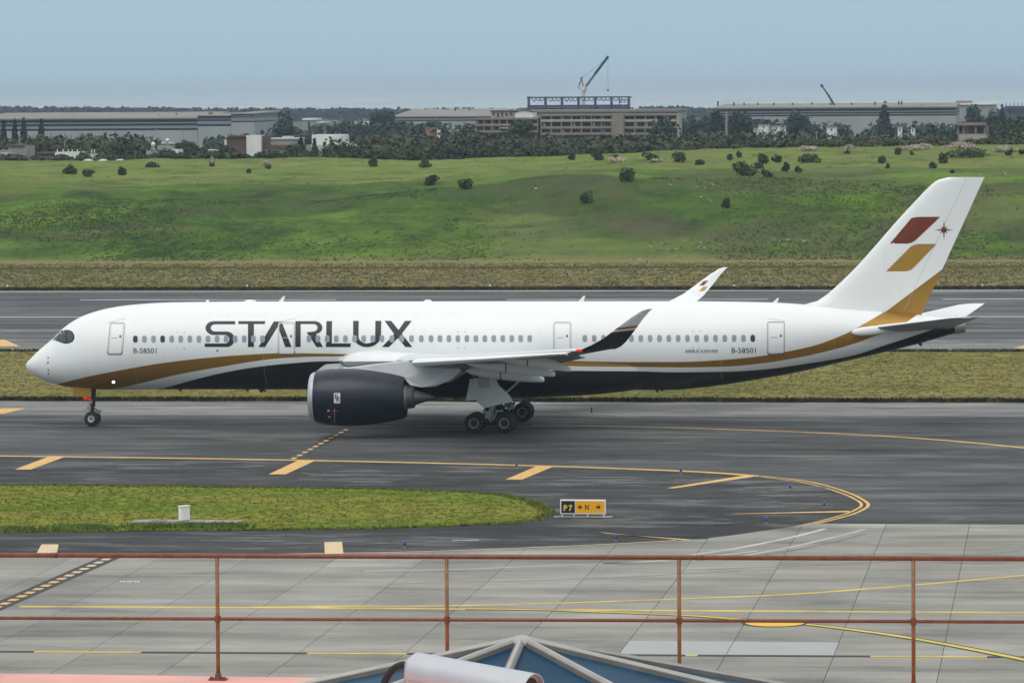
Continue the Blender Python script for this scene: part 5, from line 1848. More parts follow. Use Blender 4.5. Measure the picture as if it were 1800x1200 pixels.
tubeprof("front_glass", arcp(0, 0, hw * 0.9, hh * 0.9, 0, 350, 20), ln / 2 * 0.92, ln / 2 * 0.94, "black_rubber")
tubeprof("rear_cap", [(p[0], p[1]) for p in rrect(0, 0, 2 * hw - 0.01, 2 * hh - 0.01, 0.03, 6)], -ln / 2 - 0.012, -ln / 2 - 0.001, "alu")
cab_pts = spline([cz + X_ * (-ln / 2 - 0.005) + Up * 0.005, cz + X_ * (-ln / 2 - 0.06) + Up * 0.012, cz + X_ * (-ln / 2 - 0.115) - Up * 0.028, cz + X_ * (-ln / 2 - 0.14) - Up * 0.11, cz + X_ * (-ln / 2 - 0.08) - Up * 0.24, cz + X_ * 0.0 - Up * 0.3], 6)
mb = MB()
for a, b_ in zip(cab_pts[:-1], cab_pts[1:]):
    mb.tube(a, b_, 0.014, 0.014, 10)
mb.build("cable", "black_rubber", cctv)
mb = MB(); mb.tube(cz - Up * 0.05, cz - Up * 0.16, 0.03, 0.03, 14); mb.box(cz - Up * 0.18, (0.12, 0.10, 0.05)); mb.build("bracket", "alu", cctv)
MB().tube((cz.x, cz.y, 0), (cz.x, cz.y, cz.z - 0.2), 0.045, 0.045, 16).build("mast", "alu", cctv)
MB().box((cz.x, cz.y, 0.01), (0.25, 0.25, 0.02)).build("base_plate", "alu", cctv)
# ------------------------------------------------------------------ vegetation
def leaf_cloud(n, shape, size, flat=0.0):
    """leaf quads spread over lumpy blobs; shape: list of (x,y,z,rx,ry,rz)"""
    vol = np.array([s[3] * s[4] * s[5] for s in shape]) ** 0.67
    pick = rng.choice(len(shape), n, p=vol / vol.sum())
    S = np.array(shape)[pick]
    d = rng.normal(size=(n, 3)); d /= np.linalg.norm(d, axis=1)[:, None]
    r = rng.uniform(0.55, 1.08, n) ** 0.6
    c = S[:, :3] + d * S[:, 3:] * r[:, None]
    nrm = d + rng.normal(0, 0.6, (n, 3)); nrm[:, 2] += 0.4
    nrm /= np.linalg.norm(nrm, axis=1)[:, None]
    a = np.cross(nrm, rng.normal(size=(n, 3))); a /= np.linalg.norm(a, axis=1)[:, None]
    b_ = np.cross(nrm, a)
    s = size * rng.uniform(0.6, 1.4, n)[:, None]
    V = np.stack([c - a * s - b_ * s * 0.6, c + a * s * 0.9 - b_ * s * 0.7, c + a * s + b_ * s * 0.6, c - a * s * 0.8 + b_ * s * 0.7], 1)
    V[:, :, 2] = np.maximum(V[:, :, 2], 0.0)
    return V.reshape(-1, 3)


def blob_shape(w_, h_, k, dep=None, base=0.0, spike=0.0):
    dep = dep or w_
    out = []
    for _ in range(k):
        a, r = random.uniform(0, 2 * pi), sqrt(random.random())
        x, y = cos(a) * r * w_ * 0.33, sin(a) * r * dep * 0.33
        z = base + (h_ - base) * random.uniform(0.25, 0.78) * (1 - 0.35 * r)
        q = random.uniform(0.20, 0.34)
        out.append((x, y, z, w_ * q, dep * q, (h_ - base) * q * random.uniform(0.7, 1.1)))
    mz = max(o_[2] + o_[5] for o_ in out)
    kz = (h_ - base) / (mz - base)
    return [(a, b_, base + (c_ - base) * kz, d_, e_, f_ * kz) for a, b_, c_, d_, e_, f_ in out]


def conifer_shape(w_, h_):
    return [(random.uniform(-.04, .04) * w_, 0, h_ * (0.12 + 0.80 * k / 7), w_ * 0.5 * (1 - 0.85 * (k / 7) ** 1.2), w_ * 0.5 * (1 - 0.85 * (k / 7) ** 1.2), h_ * 0.11) for k in range(8)]


def bush(name, label, px, py, wpx, hpx, mat, group=None, n=None, cat="bush", spread=1.0):
    """base pixel sits on the embankment"""
    p = on_terrain(px, py)
    s = p[1] / FPX
    w_, h_ = wpx * s, hpx * s
    o = thing(name, label, cat, (float(p[0]), float(p[1]), float(p[2]) - 0.08), group)
    quads_mesh("foliage", leaf_cloud(n or int(160 + 70 * w_ * h_), blob_shape(w_, h_ * 1.05, 7), 0.13), mat, o)
    st = MB()
    for _ in range(4):
        st.tube((random.uniform(-.15, .15) * w_, random.uniform(-.1, .1) * w_, -0.1), (random.uniform(-.3, .3) * w_, random.uniform(-.2, .2) * w_, h_ * 0.6), 0.04, 0.02, 6)
    st.build("stem", "bark", o)
    return o


BUSH = [(122.7, 306, 25, 17, "leaf_dark"), (156, 311, 25, 15, "leaf_olive"), (214.7, 308, 15, 16, "leaf_dark"), (268, 294.5, 26, 11, "leaf_dark"), (372, 293, 9, 7, "leaf_dark"), (438, 305, 8, 9, "leaf_dark"),
        (472, 297, 10, 8, "leaf_olive"), (657, 293, 18, 16, "leaf_olive"), (747, 294, 25, 16, "leaf_olive"), (758, 325, 28, 18, "leaf_olive"), (820, 333, 28, 20, "leaf_green"),
        (1007, 281, 16, 11, "leaf_dark"), (1048, 282, 24, 14, "leaf_dark"), (1078, 282, 20, 11, "leaf_olive"), (1142, 281, 30, 14, "leaf_dark"), (1194, 285, 26, 20, "leaf_olive"), (1230, 290, 17, 10, "leaf_dark"),
        (1101, 319, 28, 25, "leaf_green"), (1035, 356, 26, 20, "leaf_green"), (1275, 366, 14, 18, "leaf_olive"), (1282, 282, 11, 12, "leaf_green"), (1300, 277, 11, 12, "leaf_green"), (1304, 309, 46, 25, "leaf_green"),
        (1334, 297, 18, 12, "leaf_olive"), (1341, 288, 22, 20, "leaf_olive"), (1350, 311, 20, 14, "leaf_olive"), (1366, 286, 20, 14, "leaf_dark"), (1382, 302, 18, 17, "leaf_olive"), (1402, 303, 14, 11, "leaf_olive"),
        (1422, 286, 40, 17, "leaf_green"), (1490, 271, 11, 8, "leaf_green"), (1552, 287, 16, 14, "leaf_olive"), (1560, 296, 8, 9, "leaf_olive"), (1578, 272, 15, 13, "leaf_dark"), (1602, 273, 8, 7, "leaf_green"),
        (1642, 296, 16, 12, "leaf_green"), (1661, 287, 22, 19, "leaf_green"), (1674, 304, 8, 6, "leaf_olive"), (1775, 273, 15, 13, "leaf_green"), (1797, 272, 12, 10, "leaf_green")]
rows = {"top": [], "slope": []}
for b_ in BUSH:
    rows["slope" if b_[1] > 314 else "top"].append(b_)
nth = ["first", "second", "third", "fourth", "fifth", "sixth", "seventh", "eighth", "ninth", "tenth", "eleventh", "twelfth", "thirteenth", "fourteenth", "fifteenth", "sixteenth", "seventeenth", "eighteenth"]
for key, lst in rows.items():
    lst.sort()
    nL = (len(lst) + 1) // 2
    for k, (px, py, w_, h_, mat) in enumerate(lst):
        tone = {"leaf_dark": "dark", "leaf_olive": "olive", "leaf_green": "green"}[mat]
        size = "tiny" if w_ < 12 else ("wide" if w_ > 35 else "small")
        if key == "slope":
            lab = f"{size} {tone} bush on the steep green slope, {nth[k]} slope bush from the left"
        elif k < nL:
            lab = f"{size} {tone} bush on the embankment top, {nth[k]} from the left edge"
        else:
            lab = f"{size} {tone} bush on the embankment top, {nth[len(lst) - 1 - k]} from the right edge"
        bush("bush", lab, px, py, w_, h_, mat, "bushes on the green embankment")
bush("hedge", "long dark hedge on the embankment top above the tail fin", 1702, 276, 84, 15, "leaf_dark", None, 900, "hedge")
# pale plume grass along the back of the top
for k, (px, py, w_, h_, lab) in enumerate([(1422, 266, 36, 10, "pale plume grass clump left of the plume row on the right skyline of the bank"), (1490, 262, 22, 8, "small pale plume grass clump behind the middle of the right bank"),
        (1610, 264, 60, 12, "pale plume grass in the row left of the dark hedge"), (1690, 262, 60, 13, "pale plume grass rising behind the dark hedge"), (1765, 266, 50, 11, "pale plume grass at the far right end of the bank"),
        (1083, 284, 40, 9, "pale dry plume grass between two dark bushes below the ruin"), (1150, 286, 36, 8, "pale dry plume grass at the right end of the small hedge row"), (470, 291, 18, 9, "pale plume tuft over a tiny bush left of centre"), (372, 286, 12, 10, "pale plume tuft on the left of the bank top")]):
    bush("plume_grass", lab, px, py, w_, h_, "plume", "pale plume grass on the bank", None, "grass clump")


# trees that stand out, and belts of scrub behind the bank
def tree(name, label, px, pyb, pyt, wpx, Y, mat, kind="round", group="trees beyond the embankment", n=700):
    top = ony(px, pyt, Y)
    gz = float(terr(top[0], Y)) if Y < 990 else -0.1
    s = Y / FPX
    w_, h_ = wpx * s, float(top[2] - gz)
    vis = (pyb - pyt) * s
    o = thing(name, label, "tree", (float(top[0]), Y, gz), group)
    b0 = max(0.15 * h_, h_ - vis * 1.15)
    if kind == "conifer":
        sh = [(x, y, z + b0, a, b_, c) for x, y, z, a, b_, c in conifer_shape(w_, h_ - b0)]
    else:
        sh = blob_shape(w_ * 1.15, h_ * 1.02, 11, None, b0)
    quads_mesh("crown", leaf_cloud(n, sh, 0.10 * Y / 330), mat, o)
    tr = MB()
    tr.tube((0, 0, -0.2), (0.1, 0, b0 + 0.25 * (h_ - b0)), 0.03 * h_, 0.018 * h_, 8)
    for _ in range(5):
        a = random.uniform(0, 2 * pi)
        tr.tube((0.05, 0, b0 + random.uniform(0, 0.2) * (h_ - b0)), (cos(a) * w_ * 0.3, sin(a) * w_ * 0.3, b0 + (h_ - b0) * random.uniform(0.4, 0.75)), 0.012 * h_, 0.004 * h_, 6)
    tr.build("trunk", "bark", o)
    return o


TREES = [
    ("conifer_tree", "leftmost tall slim conifer in front of the long shed", 6, 245, 212, 12, 1080, "leaf_blue", "conifer"),
    ("conifer_tree", "broadest dark conifer in front of the left shed", 26, 250, 209, 12, 1080, "leaf_blue", "conifer"),
    ("conifer_tree", "tall dark conifer right of the broadest one before the left shed", 41.5, 250, 208, 14, 1080, "leaf_blue", "conifer"),
    ("conifer_tree", "isolated dark conifer standing right of the pair before the left shed", 72.5, 240, 211, 11, 1080, "leaf_blue", "conifer"),
    ("round_tree", "dense dark tree between the left shed and the white tower house", 330, 280, 248, 40, 900, "leaf_dark", "round"),
    ("round_tree", "round bushy tree in front of the brown block beside the white tower", 400, 282, 258, 44, 830, "leaf_olive", "round"),
    ("round_tree", "tall blue-green tree behind the white tower house", 497, 245, 196, 38, 1250, "leaf_blue", "round"),
    ("conifer_tree", "small dark conifer left of the white building with roof posts", 553, 275, 244, 14, 880, "leaf_dark", "conifer"),
    ("conifer_tree", "small dark conifer between the red roof and the white building", 528, 262, 242, 12, 890, "leaf_dark", "conifer"),
    ("round_tree", "broad dark tree right of the white building with roof posts", 596, 283, 246, 68, 840, "leaf_dark", "round"),
    ("round_tree", "low olive tree below the red roof left of the white building", 520, 282, 256, 60, 835, "leaf_olive", "round"),
    ("round_tree", "blue-green tree cluster rising at the left end of the long grey roof", 672, 225, 194, 40, 1350, "leaf_blue", "round"),
    ("round_tree", "dark tree in front of the ruin below its white barrel roof", 918, 235, 214, 44, 1030, "leaf_dark", "round"),
    ("round_tree", "large dark tree at the right end of the ruined concrete block", 1170, 270, 206, 66, 960, "leaf_blue", "round"),
    ("conifer_tree", "tall ragged tree sticking up over the right shed roof", 1555, 235, 178, 36, 1150, "leaf_blue", "conifer"),
    ("round_tree", "square-topped dark tree left of the tan house on the right", 1713, 225, 186, 34, 1200, "leaf_blue", "round"),
    ("round_tree", "dark tree in the group above the tan house roof", 1745, 235, 194, 28, 1190, "leaf_blue", "round"),
    ("round_tree", "slim dark tree near the right edge above the tan house", 1762, 235, 184, 20, 1210, "leaf_blue", "conifer"),
    ("round_tree", "large dark tree filling the right edge beside the tan house", 1782, 268, 206, 80, 960, "leaf_dark", "round"),
    ("round_tree", "blue-green tree at the left end of the right shed", 1262, 235, 194, 24, 1180, "leaf_blue", "round"),
    ("round_tree", "pointed blue-green tree before the left part of the right shed", 1302, 235, 196, 36, 1160, "leaf_blue", "round"),
    ("round_tree", "blue-green tree before the middle of the right shed", 1408, 235, 196, 40, 1150, "leaf_blue", "round"),
    ("round_tree", "small dark bushy tree right of the small water-tank house", 285, 283, 262, 46, 850, "leaf_green", "round"),
    ("round_tree", "dark bushy tree right of the low white wall with posts", 185, 283, 266, 46, 840, "leaf_dark", "round"),
]
for nm, lab, px, pb, pt, w_, Y, mat, kd in TREES:
    tree(nm, lab, px, pb, pt, w_, Y, mat, kd, n=900 if kd == "round" else 500)


def belt(name, label, Y, spread, n, x0, x1, pyt, var, leaf, mat, k=9, size=0.3):
    """a mass of scrub: crowns at distance Y whose tops reach row pyt (function of px)"""
    parts = []
    for _ in range(n):
        px = random.uniform(x0, x1)
        y = Y + random.uniform(-spread, spread)
        top = ony(px, pyt(px) + abs(random.gauss(0, var)), y)
        gz = float(terr(top[0], y)) if y < 990 else -0.1
        h_ = max(1.5, float(top[2] - gz))
        w_ = random.uniform(0.55, 1.0) * min(max(4.5, h_ * 0.95), 10) * (1 if y < 2000 else 2.2)
        V = leaf_cloud(leaf, blob_shape(w_, h_, k, None, max(h_ * 0.05, h_ - 8.5)), size)
        V[:, 0] += top[0]; V[:, 1] += y; V[:, 2] += gz
        parts.append(V)
    o = quads_mesh(name, np.concatenate(parts), mat)
    return tag(o, label, "trees", kind="stuff")


lerp = lambda xs, ys: (lambda p: float(np.interp(p, xs, ys)))
belt("near_scrub", "dark scrub and bushes just behind the embankment top", 828, 20, 300, -60, 1860, lerp([0, 120, 250, 480, 640, 760, 1000, 1240, 1350, 1450, 1800], [272, 270, 268, 270, 266, 250, 256, 262, 258, 256, 252]), 5, 230, "leaf_wood", 9, 0.27)
belt("middle_wood", "grey-green wood in front of the ruined building and sheds", 960, 70, 480, -60, 1860, lerp([0, 60, 240, 330, 480, 620, 760, 850, 960, 1180, 1300, 1400, 1500, 1640, 1690, 1740, 1800], [246, 233, 231, 258, 258, 233, 228, 232, 237, 231, 227, 227, 231, 231, 242, 240, 224]), 5, 230, "leaf_wood", 9, 0.40)
belt("back_wood", "blue-green trees at the foot of the far sheds", 1330, 90, 330, -60, 1860, lerp([0, 300, 460, 640, 860, 1190, 1250, 1420, 1500, 1560, 1690, 1730, 1800], [238, 250, 226, 208, 212, 202, 203, 206, 219, 214, 213, 198, 196]), 6, 200, "leaf_blue", 8, 0.55)
belt("coast_wood", "dark blue treeline along the coast below the sea", 3300, 250, 420, -80, 1880, lerp([0, 120, 400, 700, 900, 1180, 1260, 1800], [187, 187, 190, 190.5, 191, 187, 190, 191]), 1.6, 110, "leaf_coast", 6, 1.4)

# ------------------------------------------------------------------ buildings behind the embankment
def at(px, py, Y):
    p = ony(px, py, Y)
    return float(p[0]), float(p[2])


def bthing(name, label, pxc, Y, cat="building", group=None):
    x, _ = at(pxc, 200, Y)
    o = thing(name, label, cat, (x, Y, float(terr(x, Y)) if Y < 990 else -0.1), group)
    o["_x"] = x
    return o


def block(o, name, x0, x1, yt, mat, Y, depth=8.0, yb=None, dy=0.0, parent=None):
    """box with front face at Y+dy between pixel columns; top at row yt; down to row yb or the ground"""
    ox, oy, oz = o.location
    a, zt = at(x0, yt, Y + dy)
    b_, zt2 = at(x1, yt, Y + dy)
    zt = (zt + zt2) / 2
    zb = at((x0 + x1) / 2, yb, Y + dy)[1] if yb else oz
    return MB().box(((a + b_) / 2 - ox, Y + dy + depth / 2 - oy, (zt + zb) / 2 - oz), (b_ - a, depth, zt - zb)).build(name, mat, parent or o)


# long sheds with louvred clerestory tiers
def shed(name, label, Y, secs, roof_top, posts_px, depth=60):
    o = bthing(name, label, (secs[0][0] + secs[-1][1]) / 2, Y)
    for (x0, x1, yt, tiers, yb) in secs:
        block(o, "wall", x0, x1, tiers[-1][1] + 1.0, "shed_wall", Y, depth)
        prev = yt
        for j, (ya, yb2) in enumerate(tiers):
            block(o, "louvre_band", x0, x1, ya, "shed_dark", Y, depth - 6 - 2 * j, yb2, 1.2)
            block(o, "roof_tier", x0 - 0.8, x1 + 0.8, prev, "shed_band", Y, depth - 4 - 2 * j, ya, -0.6 + 0.3 * j)
            prev = yb2
        # sloping roof plate
        ox, oy, oz = o.location
        a, z0 = at(x0, yt, Y); b_, _ = at(x1, yt, Y)
        _, z1 = at(x0, roof_top, Y + depth)
        z1 = max(z1, z0 + 0.5)
        MB().add([(a - ox, -0.8, z0 - oz + 0.02), (b_ - ox, -0.8, z0 - oz + 0.02), (b_ - ox, depth, z1 - oz), (a - ox, depth, z1 - oz), (a - ox, -0.8, z0 - oz - 0.3), (b_ - ox, -0.8, z0 - oz - 0.3), (b_ - ox, depth, z0 - oz - 0.3), (a - ox, depth, z0 - oz - 0.3)],
                 [(0, 1, 2, 3), (4, 5, 1, 0), (5, 6, 2, 1), (6, 7, 3, 2), (7, 4, 0, 3)]).build("roof", "shed_roof", o)
    for px, py, hh in posts_px:
        x, z = at(px, py, Y + depth * 0.5)
        ox, oy, oz = o.location
        MB().box((x - ox, depth * 0.5, z - oz), (0.5, 0.5, hh * Y / FPX * 2)).build("roof_vent", "shed_dark", o)
    return o


shed("long_shed", "long grey shed with dark louvre tiers on the left skyline", 1500, [(-60, 347, 209.5, ((211, 216), (218, 222), (226.5, 229)), 250), (347.6, 405.5, 203, ((204, 208.5), (210, 213), (218.5, 221)), 250), (406, 447, 199.5, ((200.5, 203.5), (205, 206.5), (213, 214)), 250)], 199,
     [(103, 205, 2), (151, 205, 2), (200, 204, 2), (280, 203, 2), (372, 199, 2), (368, 199.5, 1.5), (425, 194, 1.6), (430, 195, 1.5), (310, 201, 2)])
shed("long_shed", "long grey shed with dark louvre tiers on the right skyline", 1500, [(1252, 1680, 190, ((191.5, 195.5), (197.5, 200), (202, 203.5)), 225)], 183,
     [(1262, 184, 6), (1290, 184, 4), (1308, 183, 2), (1332, 183, 2), (1360, 183, 2), (1393, 183, 2), (1427, 182.5, 2), (1460, 183, 2), (1497, 183, 2), (1538, 184, 5), (1580, 184, 6), (1585, 182, 4), (1622, 185, 2), (1650, 185, 2)])
shed("long_shed", "long low grey roof shed left of the ruined building", 1700, [(688, 870, 205, ((206, 208), (211, 212)), 225)], 192, [(700, 192, 1.5), (715, 192, 1.5), (748, 191.5, 1.5), (779, 190.5, 2.2), (784, 191.5, 1.2), (800, 192, 3), (825, 192, 2)])
o = bthing("flat_warehouse", "pale flat warehouse beyond the right end of the right shed", 1714, 1600)
block(o, "wall", 1679, 1750, 184, "plaster_grey", 1600, 30); block(o, "roof_edge", 1678, 1751, 182, "plaster_white", 1600, 31, 184.5, -0.5); block(o, "roof_room", 1680, 1708, 177.5, "brick_pink", 1600, 12, 181, 5)
for x in (1690, 1697, 1706):
    block(o, "roof_post", x, x + 1.2, 178, "brick_brown", 1600, 0.6, 182, 2)
o = bthing("steel_frame", "dark blue scaffolded frame at the right edge of the skyline", 1785, 1550, "building frame")
block(o, "deck", 1766, 1830, 187, "steel_navy", 1550, 20, 193)
for x in range(1768, 1830, 7):
    block(o, "post", x, x + 1.2, 180 + (x % 3), "steel_navy", 1550, 0.5, 187)
    block(o, "column", x, x + 1.6, 193, "steel_navy", 1550, 0.6)
block(o, "wall", 1766.5, 1829.5, 193, "plaster_grey", 1550, 16, None, 2)
for lab, x0, x1, yt, yb, Y in (("narrow white roofed warehouse right of the left shed", 447.5, 481, 199.5, 204, 1560), ("small white roofed hall left of the far masts", 531, 556, 208, 212, 1700), ("white roofed hall before the blue-green tree cluster", 623, 653, 214.5, 220, 1450), ("tiny pale roofed hut beside the two masts", 558, 570, 214, 217, 1650)):
    o = bthing("warehouse", lab, (x0 + x1) / 2, Y, "warehouse", "small white roofed warehouses")
    block(o, "wall", x0 + 0.5, x1 - 0.5, yb - 1, "plaster_grey", Y, 12)
    block(o, "roof", x0, x1, yt, "plaster_white", Y, 13, yb - 0.8, -0.5)
    block(o, "door", x0 + (x1 - x0) * 0.4, x0 + (x1 - x0) * 0.55, yb + 2, "shed_dark", Y, 0.2, None, -0.15)
for lab, px, yt in (("left mast of the thin pair beside the distant halls", 570, 207), ("right mast of the thin pair beside the distant halls", 573, 207)):
    o = bthing("mast", lab, px, 1100, "mast", "thin twin masts")
    x, z = at(px, yt, 1100)
    MB().tube((0, 0, 0), (0, 0, z - o.location.z), 0.10, 0.05, 8).build("pole", "pole_grey", o)
    for u in (0.8, 0.9):
        MB().box((0, 0, (z - o.location.z) * u), (0.7, 0.06, 0.06)).build("crossarm", "pole_grey", o)

# left village
o = bthing("flat_house", "low white wall building with roof posts on the left", 130, 835, "house")
block(o, "wall", 97, 138, 268, "plaster_white", 835, 7); block(o, "annex", 138.5, 164, 271.5, "plaster_cream", 835, 6)
block(o, "corner_wall", 96.5, 104, 270, "plaster_white", 835, 1.5, None, -1.6)
for x in (100, 110, 119, 126, 135, 160, 165):
    block(o, "roof_post", x, x + 1.5, 262.5, "plaster_white", 835, 0.2, 269)
o = bthing("blue_shed", "low dark shed with red roof on the far left", 82, 838, "shed")
block(o, "wall", 67, 96, 271, "shed_blue", 838, 6); block(o, "roof", 65, 98, 268, "roof_red", 838, 7, 271, -0.4)
o = bthing("white_hut", "plain white hut at the left edge of the picture", 5, 836, "hut")
block(o, "wall", -20, 17, 266, "plaster_white", 836, 6); block(o, "roof", -21, 18, 264.8, "plaster_grey", 836, 6.5, 266, -0.2)
o = bthing("grey_hut", "low grey hut with antenna beside the white hut on the left", 32, 850, "hut")
block(o, "wall", 15, 47, 257, "plaster_grey", 850, 7); block(o, "roof", 13, 42, 254.5, "brick_brown", 850, 8, 257, -0.4)
block(o, "antenna", 33.2, 34, 244, "pole_grey", 850, 0.1, 256)
o = bthing("tank_house", "small pale house with two steel water tanks on its roof", 285, 860, "house")
block(o, "wall", 257, 290, 265, "plaster_grey", 860, 6); block(o, "front_wall", 290.5, 313, 263, "plaster_white", 860, 5)
block(o, "window", 303, 306, 266, "opening", 860, 0.1, 270, -0.06)
block(o, "upper_room", 276, 299, 256, "plaster_grey", 860, 4, 263.5, 1.0)
block(o, "canopy", 284, 300, 250.5, "plaster_white", 860, 3, 252.5, 1.2)
for px, yb, yt in ((269.5, 260, 249), (294.5, 251, 243)):
    x, z0 = at(px, yb, 861.5); _, z1 = at(px, yt, 861.5)
    MB().revolve([(0, 0.4), (0, 0.42), (z1 - z0 - 0.25, 0.42), (z1 - z0, 0.05)], (x - o.location.x, 1.5, z0 - o.location.z), 'z', 14).build("water_tank", "tank_steel", o, True)
    MB().box((x - o.location.x, 1.5, z0 - o.location.z - 0.2), (0.8, 0.8, 0.4)).build("tank_stand", "plaster_grey", o)
o = bthing("tower_house", "house with a tall blank white wall and brown block behind", 430, 845, "house")
block(o, "white_wall", 433, 458.5, 238, "plaster_white", 845, 4)
block(o, "brown_block", 398, 432.6, 241.5, "brick_brown", 845, 6, None, 1.0); block(o, "roof", 400, 434, 238.5, "roof_red", 845, 7, 241.5, 0.6)
block(o, "side_wall", 459, 468, 239, "brick_brown", 845, 5, None, 1.5); block(o, "vent_box", 394.5, 398, 246, "plaster_white", 845, 1, 255, 0.5)
block(o, "plinth", 445, 462, 272, "plaster_grey", 845, 3, None, -1.2)
for x in (401, 405, 411, 424, 438, 452, 456, 459):
    block(o, "roof_stub", x, x + 1.2, 234 + (x % 4), "brick_brown", 845, 0.3, 239, 2)
for lab, x0, x1, yt, yb in (("white glazed porch left of the round tree by the tower house", 366, 382, 263, 281), ("white glazed porch right of the tower house", 465, 481, 264, 279)):
    o = bthing("glazed_porch", lab, (x0 + x1) / 2, 828, "porch", "white glazed porches")
    block(o, "glass_wall", x0 + 0.6, x1 - 0.6, yt + 0.8, "window_glass", 828, 2.4, None, 0.12)
    block(o, "top_beam", x0, x1, yt, "window_frame", 828, 2.8, yt + 1.6)
    for k in range(4):
        x = x0 + (x1 - x0 - 1.2) * k / 3
        block(o, "mullion", x, x + 1.1, yt + 1.7, "window_frame", 828, 0.12)
    block(o, "cross_bar", x0 + 1.2, x1 - 1.2, yt + 7, "window_frame", 828, 0.09, yt + 8, 0.02)
o = bthing("red_roof_house", "low house with dark red roof between the tower and white building", 492, 870, "house")
block(o, "wall", 466, 512, 262, "plaster_grey", 870, 7); block(o, "roof", 464, 514, 255, "roof_red", 870, 8, 262, -0.4)
o = bthing("grey_hall", "low grey flat hall behind the red roof house", 497, 980, "building")
block(o, "wall", 471, 522, 245, "plaster_grey", 980, 10); block(o, "parapet", 470, 522.5, 243, "plaster_cream", 980, 10.5, 245.2, -0.3); block(o, "roof_room", 496, 512, 239.5, "plaster_cream", 980, 4, 243, 3)
o = bthing("white_block", "cream white flat-roofed building with roof posts left of centre", 574, 900, "house")
block(o, "wall", 548, 601, 237, "plaster_white", 900, 9); block(o, "lower_band", 547, 590, 255, "plaster_cream", 900, 1.5, None, -1.7)
block(o, "window", 580, 586, 245, "opening", 900, 0.1, 253.5, -0.06); block(o, "window_sill", 579, 587, 253.6, "plaster_grey", 900, 0.3, 254.6, -0.25)
block(o, "side_room", 538, 547.5, 255, "plaster_grey", 900, 6, None, 1)
block(o, "lean_to", 601.5, 622, 250, "plaster_white", 900, 4, None, 1.5)
for x in (548.5, 569, 589, 597):
    block(o, "roof_post", x, x + 1.2, 231.5, "plaster_grey", 900, 0.15, 237.2)
o = bthing("brick_tower", "small square pink brick tower rising from the wood", 758, 1000, "tower")
block(o, "wall", 748, 767.5, 226.5, "brick_pink", 1000, 2.4); block(o, "parapet", 747.5, 768, 225, "brick_pink", 1000, 2.6, 226.6, -0.1); block(o, "annex", 768.2, 773, 228.5, "plaster_white", 1000, 1.5)
block(o, "window", 755, 759, 230, "opening", 1000, 0.1, 234, -0.06)

# ruined concrete block, three wings
o = bthing("ruined_building", "long ruined three-storey concrete building with empty window openings", 1010, 1120, "building")
def wing(x0, x1, yt, rows, cols, pier, mat="ruin"):
    """slab-and-pier wing with open storeys"""
    Y = 1120
    block(o, "back_wall", x0 + 0.5, x1 - 0.5, yt + 1.5, "opening", Y, 8, None, 1.3)
    block(o, "roof_slab", x0, x1, yt, mat, Y, 10, yt + 3.0, -0.2)
    for (ya, yb) in rows:
        block(o, "parapet", x0, x1, yb, "ruin_light" if ya < 206 else mat, Y, 0.35, yb + 4.2, -0.1)
        n = cols
        for k in range(n + 1):
            x = x0 + (x1 - x0 - pier) * k / n
            block(o, "pier", x, x + pier, ya, mat, Y, 1.1, yb, 0.02)
        for k in range(n):
            if random.random() < 0.55:
                xa = x0 + (x1 - x0 - pier) * k / n + pier + random.uniform(0.5, 3)
                block(o, "window", xa, xa + random.uniform(2, 4), ya + random.uniform(1, 2.5), random.choice(["ruin_light", "window_frame", "brick_pink"]), Y, 0.15, yb, 0.7)
wing(950, 1076, 201, [(204, 209.8), (214.2, 222.0), (226.4, 233)], 7, 2.2)
block(o, "stair_tower", 1076.2, 1096, 199.5, "ruin", 1120, 9, None, -0.8)
wing(1096.4, 1190, 200.5, [(203.7, 209.8), (214.2, 222.0), (226.4, 233)], 5, 2.2)
block(o, "end_wall", 1190.2, 1193, 200, "ruin_light", 1120, 10, None, -0.5)
wing(836, 946, 207.5, [(210.6, 217.5), (221.8, 229)], 8, 2.0, "ruin")
block(o, "roof_room", 863, 903, 196, "ruin_light", 1120, 6, 207, 1.2); block(o, "roof_room_eave", 861, 905, 194.5, "opening", 1120, 6.6, 196.2, 0.9)
for k in range(5):
    block(o, "broken_opening", 866 + k * 7.5, 869.5 + k * 7.5, 198 + k % 2, "opening", 1120, 0.1, 203 + (k * 3) % 4, 1.1)
bx0, bz0 = at(904.5, 207, 1120.5); bx1, bz1 = at(937, 194.5, 1120.5)
poly = [(bx0 - o.location.x, bz0 - o.location.z)] + [(bx0 + (bx1 - bx0) * k / 10 - o.location.x, bz0 + (bz1 - bz0) * (0.72 + 0.28 * sin(pi * k / 10)) - o.location.z) for k in range(11)] + [(bx1 - o.location.x, bz0 - o.location.z)]
MB().prism(poly, 0.6, 8).build("barrel_roof_hall", "plaster_white", o)
MB().prism([(x, z + 0.16) for x, z in poly[1:-1]] + [(x, z + 0.01) for x, z in poly[1:-1][::-1]], 0.4, 8.2).build("barrel_roof_edge", "opening", o)
block(o, "ground_wall", 880, 935, 224, "ruin_light", 1120, 1.0, 226, -1.2)
# long low roof behind
ob = bthing("long_roof_hall", "long dull roof hall running behind the ruined building", 1050, 1260, "building")
block(ob, "wall", 880, 1192, 197.5, "plaster_grey", 1260, 30); block(ob, "roof", 879, 1193, 193.5, "shed_roof", 1260, 31, 197.6, -0.6)

